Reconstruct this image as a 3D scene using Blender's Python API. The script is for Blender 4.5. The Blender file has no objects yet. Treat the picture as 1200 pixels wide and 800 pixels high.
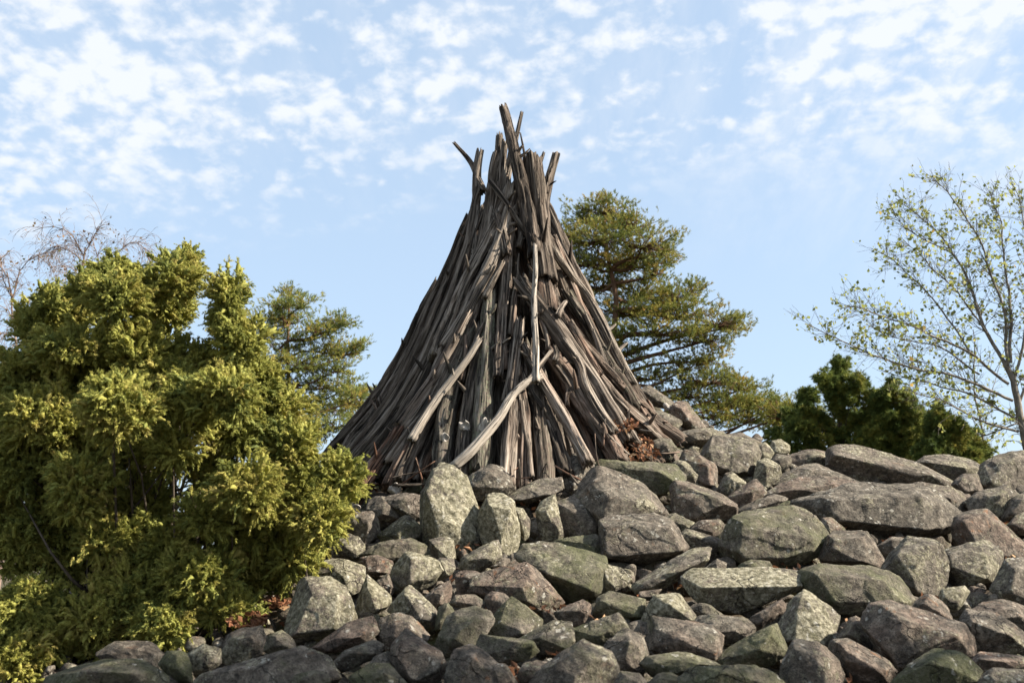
import bpy, bmesh, math, random
import numpy as np
from mathutils import Vector

SC = bpy.context.scene
COL = SC.collection
R = math.radians

# ------------------------------------------------------------------ camera, sky, sun, exposure
CAM_Z, PITCH, FPX = 1.6, math.atan(250 / 1166.667), 1166.667
cam_data = bpy.data.cameras.new("camera")
cam_data.lens, cam_data.sensor_width = 35.0, 36.0
cam_data.clip_start, cam_data.clip_end = 0.05, 6000
cam_data.dof.use_dof = True
cam_data.dof.focus_distance = 9.5
cam_data.dof.aperture_fstop = 2.8
cam = bpy.data.objects.new("camera", cam_data)
cam.location = (0, 0, CAM_Z)
cam.rotation_euler = (math.pi / 2 + PITCH, 0, 0)
COL.objects.link(cam)
SC.camera = cam

SUN_AZ, SUN_EL = R(97), R(35)
SUN_STRENGTH, SKY_STRENGTH, EXPOSURE = 5.0, 0.051, 1.53
sun_data = bpy.data.lights.new("sun", 'SUN')
sun_data.energy, sun_data.angle = SUN_STRENGTH, R(0.53)
sun_data.color = (1.0, 0.90, 0.76)
sun = bpy.data.objects.new("sun", sun_data)
to_sun = Vector((math.cos(SUN_EL) * math.sin(SUN_AZ), math.cos(SUN_EL) * math.cos(SUN_AZ), math.sin(SUN_EL)))
sun.rotation_euler = to_sun.to_track_quat('Z', 'Y').to_euler()
sun.location = (12, 0, 12)
COL.objects.link(sun)

SC.view_settings.view_transform = 'Standard'
SC.view_settings.look = 'None'
SC.view_settings.exposure = EXPOSURE
SC.view_settings.gamma = 1.0
SC.view_settings.use_curve_mapping = False
try:
    SC.cycles.use_denoising = True
    SC.cycles.max_bounces = 8
    SC.cycles.transparent_max_bounces = 8
except Exception:
    pass


class NT:
    """small helper to write node graphs"""
    def __init__(self, tree):
        self.t = tree
        tree.nodes.clear()

    def n(self, kind, **kw):
        node = self.t.nodes.new(kind)
        ins = kw.pop('ins', {})
        for k, v in kw.items():
            setattr(node, k, v)
        for k, v in ins.items():
            sock = node.inputs[k]
            if isinstance(v, bpy.types.NodeSocket):
                self.t.links.new(v, sock)
            else:
                sock.default_value = v
        return node

    def math(self, op, a, b=0.0, c=None, clamp=False):
        ins = {0: a, 1: b}
        if c is not None:
            ins[2] = c
        return self.n('ShaderNodeMath', operation=op, use_clamp=clamp, ins=ins).outputs[0]

    def mix(self, fac, a, b, blend='MIX'):
        m = self.n('ShaderNodeMix', data_type='RGBA', blend_type=blend)
        for idx, v in ((0, fac), (6, a), (7, b)):
            if isinstance(v, bpy.types.NodeSocket):
                self.t.links.new(v, m.inputs[idx])
            else:
                m.inputs[idx].default_value = v if idx == 0 else (*v[:3], 1.0)
        return m.outputs[2]

    def noise(self, vec, scale, detail=4.0, rough=0.55, dist=0.0):
        return self.n('ShaderNodeTexNoise', ins={'Vector': vec, 'Scale': scale, 'Detail': detail,
                                                 'Roughness': rough, 'Distortion': dist}).outputs[0]

    def rng(self, v, a, b, lo=0.0, hi=1.0, smooth=True):
        return self.n('ShaderNodeMapRange', interpolation_type='SMOOTHSTEP' if smooth else 'LINEAR',
                      ins={0: v, 1: a, 2: b, 3: lo, 4: hi}).outputs[0]

    def ramp(self, v, stops):
        r = self.n('ShaderNodeValToRGB', ins={0: v})
        e = r.color_ramp.elements
        while len(e) < len(stops):
            e.new(0.5)
        for el, (p, c) in zip(e, stops):
            el.position = p
            el.color = (*c[:3], 1.0)
        return r.outputs[0]

    def vmap(self, vec, scale=(1, 1, 1), loc=(0, 0, 0)):
        return self.n('ShaderNodeMapping', ins={'Vector': vec, 'Scale': scale, 'Location': loc}).outputs[0]


world = bpy.data.worlds.new("World")
SC.world = world
world.use_nodes = True
g = NT(world.node_tree)
sky = g.n('ShaderNodeTexSky', sky_type='NISHITA', sun_disc=False)
sky.sun_elevation, sky.sun_rotation = SUN_EL, SUN_AZ
sky.air_density, sky.dust_density, sky.ozone_density = 1.0, 1.6, 1.4
geo = g.n('ShaderNodeTexCoord').outputs['Generated']
sep = g.n('ShaderNodeSeparateXYZ', ins={0: geo})
zc = g.math('ADD', g.math('MAXIMUM', sep.outputs[2], 0.0), 0.32)
px_ = g.math('DIVIDE', sep.outputs[0], zc)
py_ = g.math('DIVIDE', sep.outputs[1], zc)
plane = g.n('ShaderNodeCombineXYZ', ins={0: px_, 1: py_, 2: 0.0}).outputs[0]      # the cloud layer, seen in perspective
rot = g.n('ShaderNodeMapping', ins={'Vector': plane, 'Rotation': (0, 0, R(18)), 'Scale': (1.0, 1.0, 1.0)}).outputs[0]
puffs = g.noise(rot, 21.0, 7.0, 0.60, 0.15)
cells = g.n('ShaderNodeTexVoronoi', feature='SMOOTH_F1', ins={'Vector': g.n('ShaderNodeVectorMath', operation='ADD', ins={
    0: rot, 1: g.n('ShaderNodeVectorMath', operation='SCALE', ins={0: g.n('ShaderNodeTexNoise', ins={'Vector': rot, 'Scale': 20.0}).outputs[1], 'Scale': 0.06}).outputs[0]}).outputs[0],
    'Scale': 30.0, 'Smoothness': 0.6}).outputs[0]
big = g.noise(plane, 3.2, 4.0, 0.55)
# the field of altocumulus lies nearer than about 2.7 cloud heights, and thins into streaks at its far edge
edge = g.math('ADD', g.math('ADD', py_, g.math('MULTIPLY', px_, 0.10)), g.math('MULTIPLY', g.math('SUBTRACT', big, 0.5), 0.45))
field = g.rng(edge, 1.50, 1.18)
body = g.math('ADD', g.math('MULTIPLY', puffs, 1.0), g.math('MULTIPLY', g.math('SUBTRACT', 0.42, cells), 0.34))
body = g.math('ADD', body, g.math('MULTIPLY', g.math('SUBTRACT', big, 0.47), 0.95))
cover = g.math('MULTIPLY', g.rng(g.math('ADD', body, g.rng(px_, -0.15, -0.55, 0.0, 0.035)), 0.41, 0.76), field)
veil_p = g.n('ShaderNodeMapping', ins={'Vector': plane, 'Rotation': (0, 0, R(-35)), 'Scale': (5.5, 1.6, 1.0)}).outputs[0]
veil_n = g.noise(veil_p, 2.0, 7.0, 0.64)
veil_r = g.rng(px_, 0.0, 0.6)
veil = g.math('MULTIPLY', g.rng(veil_n, 0.36, 0.72), g.math('ADD', g.math('MULTIPLY', field, 0.30), g.math('MULTIPLY', g.math('MULTIPLY', veil_r, 0.65), g.rng(edge, 1.75, 1.25))))
tot = g.math('MINIMUM', g.math('ADD', g.math('MULTIPLY', cover, 0.92), g.math('MULTIPLY', veil, 0.6)), 0.9)
skyc = g.mix(0.46, sky.outputs[0], (6.2, 7.9, 9.9))                                 # thin even haze high up
col = g.mix(tot, skyc, (6.6, 6.85, 7.2))
bg = g.n('ShaderNodeBackground', ins={'Color': col, 'Strength': SKY_STRENGTH})
g.n('ShaderNodeOutputWorld', ins={'Surface': bg.outputs[0]})


# ------------------------------------------------------------------ helpers
def at(px, py, Y):
    """world point seen at pixel (px, py) of the 1200x800 photograph, at distance Y along the ground"""
    x, y = (px - 600) / FPX, (400 - py) / FPX
    c, s = math.cos(PITCH), math.sin(PITCH)
    k = Y / (c - s * y)
    return np.array((x * k, Y, CAM_Z + (s + c * y) * k))


def mpp(Y):
    return Y / FPX * 1.02


_rs = np.random.RandomState(7)
PERM = np.concatenate([_rs.permutation(256)] * 2)
GRAD = _rs.normal(size=(256, 3))
GRAD /= np.linalg.norm(GRAD, axis=1)[:, None]


def perlin(p):
    i = np.floor(p).astype(int)
    f = p - i
    i &= 255
    u = f * f * f * (f * (f * 6 - 15) + 10)
    out = 0
    for dx in (0, 1):
        for dy in (0, 1):
            for dz in (0, 1):
                h = PERM[PERM[PERM[(i[:, 0] + dx) & 255] + ((i[:, 1] + dy) & 255)] + ((i[:, 2] + dz) & 255)]
                gv = GRAD[h]
                d = f - np.array((dx, dy, dz))
                w = (u[:, 0] if dx else 1 - u[:, 0]) * (u[:, 1] if dy else 1 - u[:, 1]) * (u[:, 2] if dz else 1 - u[:, 2])
                out = out + w * (gv * d).sum(1)
    return out


def fbm(p, o=3):
    s, a = 0, 1.0
    for k in range(o):
        s = s + a * perlin(p * 2 ** k + 17.3 * k)
        a *= 0.5
    return s


def np_mesh(name, V, F, mat=None, smooth=False, tint=None, vec=None):
    """mesh from arrays; F is (n,3) or (n,4), or a list of such arrays"""
    me = bpy.data.meshes.new(name)
    Fs = F if isinstance(F, list) else [F]
    Fs = [np.asarray(f, dtype=np.int32) for f in Fs if len(f)]
    loops = np.concatenate([f.ravel() for f in Fs])
    tot = np.concatenate([np.full(len(f), f.shape[1], np.int32) for f in Fs])
    start = np.concatenate([[0], np.cumsum(tot)[:-1]]).astype(np.int32)
    me.vertices.add(len(V))
    me.vertices.foreach_set('co', np.asarray(V, np.float32).ravel())
    me.loops.add(len(loops))
    me.loops.foreach_set('vertex_index', loops)
    me.polygons.add(len(tot))
    me.polygons.foreach_set('loop_start', start)
    me.polygons.foreach_set('loop_total', tot)
    if smooth:
        me.polygons.foreach_set('use_smooth', np.ones(len(tot), bool))
    me.update(calc_edges=True)
    if tint is not None:
        a = me.attributes.new('tint', 'FLOAT', 'POINT')
        a.data.foreach_set('value', np.asarray(tint, np.float32))
    if vec is not None:
        a = me.attributes.new('grain', 'FLOAT_VECTOR', 'POINT')
        a.data.foreach_set('vector', np.asarray(vec, np.float32).ravel())
    if mat:
        me.materials.append(mat)
    return me


def link(name, me, loc=(0, 0, 0), parent=None, **props):
    o = bpy.data.objects.new(name, me)
    o.location = loc
    if parent:
        o.parent = parent
    for k, v in props.items():
        if v is not None:
            o[k] = v
    COL.objects.link(o)
    return o


class Acc:
    """collects pieces of one mesh"""
    def __init__(self):
        self.V, self.T, self.Q, self.n, self.t = [], [], [], 0, []

    def add(self, V, T=None, Q=None, tint=0.5):
        V = np.asarray(V)
        if T is not None and len(T):
            self.T.append(np.asarray(T) + self.n)
        if Q is not None and len(Q):
            self.Q.append(np.asarray(Q) + self.n)
        self.V.append(V)
        self.t.append(np.full(len(V), tint) if np.isscalar(tint) else tint)
        self.n += len(V)

    def tube(self, P, rad, seg=6, tint=0.5):
        P = np.asarray(P, float)
        n = len(P)
        rad = np.broadcast_to(np.asarray(rad, float), (n,))
        d = np.gradient(P, axis=0)
        d /= np.linalg.norm(d, axis=1)[:, None] + 1e-9
        ref = np.array((0.31, 0.87, 0.12)) if abs(d[0][1]) < 0.8 else np.array((1.0, 0.1, 0.2))
        a = np.cross(d, ref)
        a /= np.linalg.norm(a, axis=1)[:, None] + 1e-9
        b = np.cross(d, a)
        th = np.arange(seg) * 2 * math.pi / seg
        V = P[:, None, :] + rad[:, None, None] * (a[:, None, :] * np.cos(th)[None, :, None] + b[:, None, :] * np.sin(th)[None, :, None])
        V = V.reshape(-1, 3)
        i = np.arange(n - 1)[:, None] * seg
        j = np.arange(seg)[None, :]
        k = (j + 1) % seg
        Q = np.stack([i + j, i + k, i + k + seg, i + j + seg], -1).reshape(-1, 4)
        self.add(V, Q=Q, tint=tint)

    def mesh(self, name, mat, smooth=False, origin=None):
        V = np.concatenate(self.V)
        if origin is not None:
            V = V - np.asarray(origin)
        F = []
        if self.T:
            F.append(np.concatenate(self.T))
        if self.Q:
            F.append(np.concatenate(self.Q))
        return np_mesh(name, V, F, mat, smooth, tint=np.concatenate(self.t))


def unit(v):
    return v / (np.linalg.norm(v, axis=-1, keepdims=True) + 1e-9)


def catmull(P, step):
    P = np.asarray(P, float)
    if len(P) == 2:
        n = max(2, int(np.linalg.norm(P[1] - P[0]) / step) + 1)
        return P[0] + (P[1] - P[0]) * np.linspace(0, 1, n)[:, None]
    E = np.vstack([2 * P[0] - P[1], P, 2 * P[-1] - P[-2]])
    out = []
    for i in range(len(P) - 1):
        p0, p1, p2, p3 = E[i:i + 4]
        n = max(1, int(np.linalg.norm(p2 - p1) / step))
        t = (np.arange(n) / n)[:, None]
        out.append(0.5 * (2 * p1 + (p2 - p0) * t + (2 * p0 - 5 * p1 + 4 * p2 - p3) * t * t + (3 * p1 - p0 - 3 * p2 + p3) * t ** 3))
    out.append(P[-1:])
    return np.vstack(out)


def in_poly(x, y, poly):
    x, y = np.asarray(x, float), np.asarray(y, float)
    inside = np.zeros(x.shape, bool)
    n = len(poly)
    for i in range(n):
        (x1, y1), (x2, y2) = poly[i], poly[(i + 1) % n]
        c = ((y1 > y) != (y2 > y)) & (x < (x2 - x1) * (y - y1) / (y2 - y1 + 1e-12) + x1)
        inside ^= c
    return inside


# ------------------------------------------------------------------ materials
def new_mat(name):
    m = bpy.data.materials.new(name)
    m.use_nodes = True
    return m, NT(m.node_tree)


def finish(g, color, rough=0.85, normal=None, spec=0.3):
    ins = {'Base Color': color, 'Roughness': rough, 'Specular IOR Level': spec}
    if normal is not None:
        ins['Normal'] = normal
    b = g.n('ShaderNodeBsdfPrincipled', ins=ins)
    g.n('ShaderNodeOutputMaterial', ins={'Surface': b.outputs[0]})
    return b


def rock_material():
    """granite with crusts of lichen; the object's own colour says how pink, how lichened, how mossy, how white-spotted"""
    m, g = new_mat("lichened_granite")
    tc = g.n('ShaderNodeTexCoord').outputs['Object']
    oi = g.n('ShaderNodeObjectInfo')
    off = g.n('ShaderNodeVectorMath', operation='SCALE', ins={0: (37.0, 19.0, 53.0), 'Scale': oi.outputs['Random']}).outputs[0]
    v = g.n('ShaderNodeVectorMath', operation='ADD', ins={0: tc, 1: off}).outputs[0]
    kc = g.n('ShaderNodeSeparateColor', ins={0: oi.outputs['Color']})
    pink, lich, moss, spots = kc.outputs[0], kc.outputs[1], kc.outputs[2], oi.outputs['Alpha']
    n_big = g.noise(v, 4.0, 5, 0.6)
    n_mid = g.noise(v, 17.0, 8, 0.68)
    n_fine = g.noise(v, 85.0, 4, 0.7)
    grey = g.ramp(n_mid, [(0.30, (0.042, 0.037, 0.030)), (0.5, (0.130, 0.116, 0.094)), (0.68, (0.28, 0.252, 0.205))])
    rosy = g.ramp(n_mid, [(0.30, (0.052, 0.038, 0.030)), (0.5, (0.165, 0.120, 0.094)), (0.68, (0.31, 0.235, 0.185))])
    pk = g.math('MULTIPLY', pink, g.rng(n_big, 0.3, 0.62))
    c = g.mix(pk, grey, rosy)
    c = g.mix(g.rng(n_fine, 0.45, 0.68, 0.0, 0.6), c, (0.045, 0.040, 0.036))
    # rusty seams
    c = g.mix(g.math('MULTIPLY', g.rng(g.noise(v, 7.0, 3, 0.6, 1.2), 0.62, 0.72), g.math('MULTIPLY', pink, 0.7)), c, (0.24, 0.105, 0.045))
    # black crust
    dk = g.rng(g.noise(v, 11.0, 7, 0.72, 0.4), 0.53, 0.63)
    c = g.mix(g.math('MULTIPLY', dk, 0.62), c, (0.032, 0.030, 0.027))
    dk2 = g.rng(g.noise(v, 46.0, 5, 0.75, 0.3), 0.54, 0.62)
    c = g.mix(g.math('MULTIPLY', dk2, 0.8), c, (0.028, 0.026, 0.023))
    # grey-green crustose lichen
    nl = g.math('ADD', g.math('MULTIPLY', g.noise(v, 9.0, 9, 0.72, 0.3), 0.45), g.math('MULTIPLY', g.noise(v, 42.0, 5, 0.75), 0.55))
    nl = g.math('ADD', nl, g.math('MULTIPLY', g.math('SUBTRACT', g.noise(v, 2.6, 4, 0.6, 0.6), 0.5), 0.62))
    lo = g.math('SUBTRACT', 0.70, g.math('MULTIPLY', lich, 0.30))
    lm = g.n('ShaderNodeMapRange', ins={0: nl, 1: g.math('SUBTRACT', lo, 0.03), 2: g.math('ADD', lo, 0.03), 3: 0.0, 4: 0.85}).outputs[0]
    lc = g.ramp(g.noise(v, 33.0, 5, 0.7), [(0.36, (0.070, 0.066, 0.040)), (0.50, (0.215, 0.20, 0.138)), (0.64, (0.42, 0.395, 0.30))])
    c = g.mix(lm, c, lc)
    # moss-green film
    nm = g.math('ADD', g.math('MULTIPLY', g.noise(v, 3.3, 7, 0.66, 0.5), 0.75), g.math('MULTIPLY', n_mid, 0.25))
    mo = g.math('SUBTRACT', 0.70, g.math('MULTIPLY', moss, 0.30))
    mm = g.n('ShaderNodeMapRange', ins={0: nm, 1: g.math('SUBTRACT', mo, 0.07), 2: g.math('ADD', mo, 0.10), 3: 0.0, 4: 0.6}).outputs[0]
    mc = g.ramp(n_fine, [(0.35, (0.030, 0.038, 0.013)), (0.7, (0.115, 0.130, 0.046))])
    c = g.mix(mm, c, mc)
    # round white lichens
    warp = g.n('ShaderNodeVectorMath', operation='SCALE', ins={0: g.n('ShaderNodeTexNoise', ins={'Vector': v, 'Scale': 28.0, 'Detail': 3.0}).outputs[1], 'Scale': 0.05}).outputs[0]
    vw = g.n('ShaderNodeVectorMath', operation='ADD', ins={0: v, 1: warp}).outputs[0]
    vo = g.n('ShaderNodeTexVoronoi', ins={'Vector': vw, 'Scale': 30.0, 'Randomness': 1.0})
    vc = g.n('ShaderNodeSeparateColor', ins={0: vo.outputs['Color']})
    rad = g.math('MULTIPLY', g.math('POWER', vc.outputs[0], 1.6), 0.55)
    inside = g.math('LESS_THAN', vo.outputs['Distance'], rad)
    pick = g.math('LESS_THAN', vc.outputs[1], g.math('MULTIPLY', g.math('MULTIPLY', spots, 1.3), g.rng(g.noise(v, 4.5, 3, 0.6), 0.46, 0.66)))
    wh = g.math('MULTIPLY', g.math('MULTIPLY', inside, pick), g.rng(n_fine, 0.36, 0.58, 0.1, 0.9))
    c = g.mix(wh, c, (0.40, 0.385, 0.335))
    # joints and hairline cracks
    wv = g.n('ShaderNodeVectorMath', operation='ADD', ins={0: v, 1: g.n('ShaderNodeVectorMath', operation='SCALE', ins={0: g.n('ShaderNodeTexNoise', ins={'Vector': v, 'Scale': 6.0, 'Detail': 5.0}).outputs[1], 'Scale': 0.22}).outputs[0]}).outputs[0]
    ed = g.n('ShaderNodeTexVoronoi', feature='DISTANCE_TO_EDGE', ins={'Vector': wv, 'Scale': 4.2}).outputs['Distance']
    ck = g.math('MULTIPLY', g.rng(ed, 0.022, 0.004), g.rng(g.noise(v, 3.0, 2, 0.5), 0.50, 0.62))
    c = g.mix(g.math('MULTIPLY', ck, 0.6), c, (0.018, 0.016, 0.014))
    # relief
    h = g.math('ADD', g.math('MULTIPLY', n_mid, 1.0), g.math('MULTIPLY', n_fine, 0.35))
    h = g.math('ADD', h, g.math('MULTIPLY', g.noise(v, 210.0, 3, 0.7), 0.12))
    h = g.math('ADD', h, g.math('MULTIPLY', lm, 0.10))
    h = g.math('SUBTRACT', h, g.math('MULTIPLY', ck, 0.8))
    bump = g.n('ShaderNodeBump', ins={'Strength': 1.0, 'Distance': 0.035, 'Height': h}).outputs[0]
    finish(g, c, 0.92, bump, 0.2)
    return m


def wood_material():
    """weathered bare wood; object colour: brightness, rust, green lichen"""
    m, g = new_mat("weathered_wood")
    gr = g.n('ShaderNodeAttribute', attribute_name='grain').outputs['Vector']
    oi = g.n('ShaderNodeObjectInfo')
    off = g.n('ShaderNodeVectorMath', operation='SCALE', ins={0: (7.0, 11.0, 31.0), 'Scale': oi.outputs['Random']}).outputs[0]
    v = g.n('ShaderNodeVectorMath', operation='ADD', ins={0: gr, 1: off}).outputs[0]
    kc = g.n('ShaderNodeSeparateColor', ins={0: oi.outputs['Color']})
    br, rust, green = kc.outputs[0], kc.outputs[1], kc.outputs[2]
    fib = g.noise(g.vmap(v, (1, 1, 0.045)), 48.0, 6, 0.65, 0.6)
    fib2 = g.noise(g.vmap(v, (1, 1, 0.03)), 18.0, 5, 0.6, 0.9)
    blot = g.noise(g.vmap(v, (1, 1, 0.35)), 7.0, 5, 0.6)
    s = g.math('ADD', g.math('MULTIPLY', fib, 0.55), g.math('MULTIPLY', fib2, 0.45))
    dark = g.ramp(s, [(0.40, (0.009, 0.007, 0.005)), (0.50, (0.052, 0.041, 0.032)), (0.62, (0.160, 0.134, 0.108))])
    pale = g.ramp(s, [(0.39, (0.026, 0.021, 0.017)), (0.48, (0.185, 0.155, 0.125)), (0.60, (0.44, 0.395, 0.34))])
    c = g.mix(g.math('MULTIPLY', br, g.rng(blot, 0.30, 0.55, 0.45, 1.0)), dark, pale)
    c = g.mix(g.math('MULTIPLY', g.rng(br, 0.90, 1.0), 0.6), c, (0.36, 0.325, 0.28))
    warm = g.ramp(s, [(0.34, (0.03, 0.012, 0.007)), (0.52, (0.16, 0.062, 0.030)), (0.68, (0.31, 0.15, 0.08))])
    c = g.mix(g.math('MULTIPLY', rust, g.rng(blot, 0.36, 0.58)), c, warm)
    c = g.mix(g.math('MULTIPLY', green, g.rng(g.noise(v, 30.0, 6, 0.7), 0.46, 0.62)), c, (0.13, 0.145, 0.095))
    crack = g.rng(g.noise(g.vmap(v, (1, 1, 0.05)), 26.0, 4, 0.6, 1.0), 0.37, 0.46)
    c = g.mix(g.math('MULTIPLY', g.math('SUBTRACT', 1.0, crack), 0.9), c, (0.012, 0.010, 0.009))
    h = g.math('ADD', g.math('MULTIPLY', s, 1.0), g.math('MULTIPLY', crack, 0.7))
    bump = g.n('ShaderNodeBump', ins={'Strength': 1.0, 'Distance': 0.03, 'Height': h}).outputs[0]
    finish(g, c, 0.9, bump, 0.2)
    return m


def leaf_material(name, stops, trans=0.25, rough=0.6, patch=2.5):
    m, g = new_mat(name)
    t = g.n('ShaderNodeAttribute', attribute_name='tint').outputs['Fac']
    tc = g.n('ShaderNodeTexCoord').outputs['Object']
    k = g.math('ADD', t, g.math('MULTIPLY', g.math('SUBTRACT', g.noise(tc, patch, 3, 0.6), 0.5), 0.8))
    c = g.ramp(k, stops)
    c = g.mix(g.rng(g.noise(tc, 95.0, 3, 0.7), 0.35, 0.65, 0.0, 0.28), c, (0.030, 0.032, 0.010))
    p = g.n('ShaderNodeBsdfPrincipled', ins={'Base Color': c, 'Roughness': rough, 'Specular IOR Level': 0.15})
    tr = g.n('ShaderNodeBsdfTranslucent', ins={'Color': c})
    mx = g.n('ShaderNodeMixShader', ins={0: trans, 1: p.outputs[0], 2: tr.outputs[0]})
    g.n('ShaderNodeOutputMaterial', ins={'Surface': mx.outputs[0]})
    return m


def bark_material(name, a, b, scale=20.0):
    m, g = new_mat(name)
    tc = g.n('ShaderNodeTexCoord').outputs['Object']
    n = g.noise(g.vmap(tc, (1, 1, 0.35)), scale, 6, 0.7)
    c = g.ramp(n, [(0.3, a), (0.65, b)])
    bump = g.n('ShaderNodeBump', ins={'Strength': 0.7, 'Distance': 0.02, 'Height': n}).outputs[0]
    finish(g, c, 0.9, bump, 0.2)
    return m


def ground_material():
    m, g = new_mat("leaf_mould")
    tc = g.n('ShaderNodeTexCoord').outputs['Object']
    n = g.noise(tc, 9.0, 8, 0.7)
    c = g.ramp(n, [(0.3, (0.022, 0.017, 0.012)), (0.55, (0.065, 0.050, 0.034)), (0.72, (0.13, 0.085, 0.05))])
    c = g.mix(g.rng(g.noise(tc, 1.3, 4, 0.6), 0.48, 0.62, 0, 0.7), c, (0.07, 0.085, 0.03))
    bump = g.n('ShaderNodeBump', ins={'Strength': 1.0, 'Distance': 0.05, 'Height': n}).outputs[0]
    finish(g, c, 0.95, bump, 0.15)
    return m


M_ROCK, M_WOOD, M_GROUND = rock_material(), wood_material(), ground_material()
M_JUNIPER = leaf_material("juniper_needles", [(0.05, (0.15, 0.185, 0.055)), (0.35, (0.31, 0.325, 0.085)), (0.65, (0.415, 0.405, 0.10)), (0.95, (0.46, 0.39, 0.13))], 0.40)
M_JUNIPER_DARK = leaf_material("dark_juniper_needles", [(0.1, (0.060, 0.095, 0.028)), (0.45, (0.140, 0.185, 0.046)), (0.75, (0.25, 0.265, 0.06)), (1.0, (0.31, 0.26, 0.06))], 0.3)
M_PINE = leaf_material("pine_needles", [(0.1, (0.10, 0.135, 0.036)), (0.45, (0.235, 0.250, 0.058)), (0.75, (0.38, 0.31, 0.066)), (1.0, (0.46, 0.29, 0.08))], 0.3)
M_PINE_BLUE = leaf_material("blue_green_pine_needles", [(0.1, (0.11, 0.15, 0.050)), (0.45, (0.25, 0.28, 0.070)), (0.75, (0.40, 0.34, 0.075)), (1.0, (0.45, 0.30, 0.08))], 0.35)
M_ASPEN = leaf_material("aspen_leaves", [(0.1, (0.17, 0.20, 0.06)), (0.5, (0.32, 0.35, 0.10)), (0.8, (0.46, 0.44, 0.14)), (1.0, (0.46, 0.30, 0.10))], 0.5)
M_BIRCH_LEAF = leaf_material("autumn_birch_leaves", [(0.1, (0.10, 0.10, 0.04)), (0.5, (0.24, 0.15, 0.08)), (1.0, (0.33, 0.17, 0.10))], 0.35)
M_DRY = leaf_material("dry_fallen_leaves", [(0.1, (0.06, 0.028, 0.016)), (0.5, (0.19, 0.078, 0.042)), (0.8, (0.29, 0.14, 0.075)), (1.0, (0.42, 0.27, 0.15))], 0.2)
M_BARK_GREY = bark_material("grey_bark", (0.055, 0.048, 0.040), (0.24, 0.215, 0.18))
M_BARK_DARK = bark_material("dark_bark", (0.030, 0.024, 0.019), (0.13, 0.105, 0.08))
M_BARK_PINE = bark_material("orange_pine_bark", (0.045, 0.028, 0.019), (0.17, 0.098, 0.058))
M_BARK_BIRCH = bark_material("birch_twig_bark", (0.07, 0.050, 0.040), (0.25, 0.185, 0.15))
M_BARK_WHITE = bark_material("white_birch_bark", (0.16, 0.14, 0.12), (0.60, 0.56, 0.51), 30.0)
M_CHAR = bark_material("charred_wood", (0.016, 0.013, 0.012), (0.15, 0.13, 0.12), 45.0)


# ------------------------------------------------------------------ terrain
CTRL_PX = [  # pixel of the photograph, distance
    (0, 800, 5.2), (200, 800, 5.2), (400, 800, 5.2), (600, 800, 5.2), (800, 800, 5.2), (1000, 800, 5.2), (1200, 800, 5.2),
    (600, 745, 6.1), (600, 700, 6.9), (600, 640, 7.9), (600, 600, 8.6), (600, 562, 9.3), (600, 548, 11.3), (600, 560, 13.5),
    (1000, 700, 7.0), (1000, 620, 8.8), (1000, 570, 10.3), (1000, 545, 11.5), (1180, 720, 6.6), (1180, 640, 8.6), (1180, 565, 10.8),
    (800, 700, 7.0), (800, 620, 8.5), (800, 560, 9.8), (790, 520, 11.0), (790, 492, 11.8), (780, 476, 12.2), (745, 462, 12.6), (815, 498, 12.0), (700, 480, 12.4), (880, 530, 11.2),
    (400, 700, 6.9), (400, 640, 8.1), (420, 590, 9.6), (385, 548, 11.3), (300, 745, 6.3), (250, 700, 8.0), (250, 660, 10.0), (100, 765, 6.2), (60, 740, 8.5), (0, 720, 10.5)]
CTRL_W = [(0, 0, 0), (-4, 1, 0), (4, 1, 0.1), (0, 3, 0.40), (-5, 3, 0.25), (5, 3, 0.45), (0, 16.5, 1.5), (5, 14.5, 2.0), (8, 15, 1.6), (-6, 15, 1.4), (7, 10.8, 2.3), (8, 8, 1.6), (-7, 8, 0.9), (0, 20, 0.7), (8, 20, 0.8), (-8, 20, 0.7)]
_C = np.array([at(*c) for c in CTRL_PX] + [np.array(c, float) for c in CTRL_W])


def _tps(r):
    return np.where(r > 1e-6, r * r * np.log(r + 1e-9), 0.0)


_N = len(_C)
_K = _tps(np.linalg.norm(_C[:, None, :2] - _C[None, :, :2], axis=2)) + np.eye(_N) * 0.06
_P = np.hstack([np.ones((_N, 1)), _C[:, :2]])
_A = np.block([[_K, _P], [_P.T, np.zeros((3, 3))]])
_W = np.linalg.solve(_A, np.concatenate([_C[:, 2], np.zeros(3)]))


def ground_z(x, y):
    """height of the pile's own surface (where the boulders lie)"""
    x, y = np.atleast_1d(np.asarray(x, float)), np.atleast_1d(np.asarray(y, float))
    cx, cy = np.clip(x, -8, 8), np.clip(y, 0, 20)
    d = np.hypot(x - cx, y - cy)
    r = np.hypot(cx[:, None] - _C[None, :, 0], cy[:, None] - _C[None, :, 1])
    z = _tps(r) @ _W[:_N] + _W[_N] + _W[_N + 1] * cx + _W[_N + 2] * cy
    return z * np.exp(-d / 7.0)




def gz(x, y):
    return float(ground_z(x, y)[0])


_Y = np.arange(4.2, 15, 0.04)


def hit(px, py):
    """distance at which the line of sight through a pixel meets the pile"""
    pts = np.array([at(px, py, Y) for Y in (1.0, 2.0)])
    d = pts[1] - pts[0]
    P = pts[0] + (_Y - 1)[:, None] * d
    below = P[:, 2] < ground_z(P[:, 0], P[:, 1])
    if below.any():
        return float(_Y[np.argmax(below)])
    return float(_Y[np.argmin(P[:, 2] - ground_z(P[:, 0], P[:, 1]))])


def _axis(lo, hi, step, far):
    mid = np.arange(lo, hi + 1e-6, step)
    out = [lo - step * 1.6 ** k for k in range(1, 40) if step * 1.6 ** k < far][::-1]
    out2 = [hi + step * 1.6 ** k for k in range(1, 40) if step * 1.6 ** k < far]
    return np.concatenate([out, mid, out2])


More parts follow.
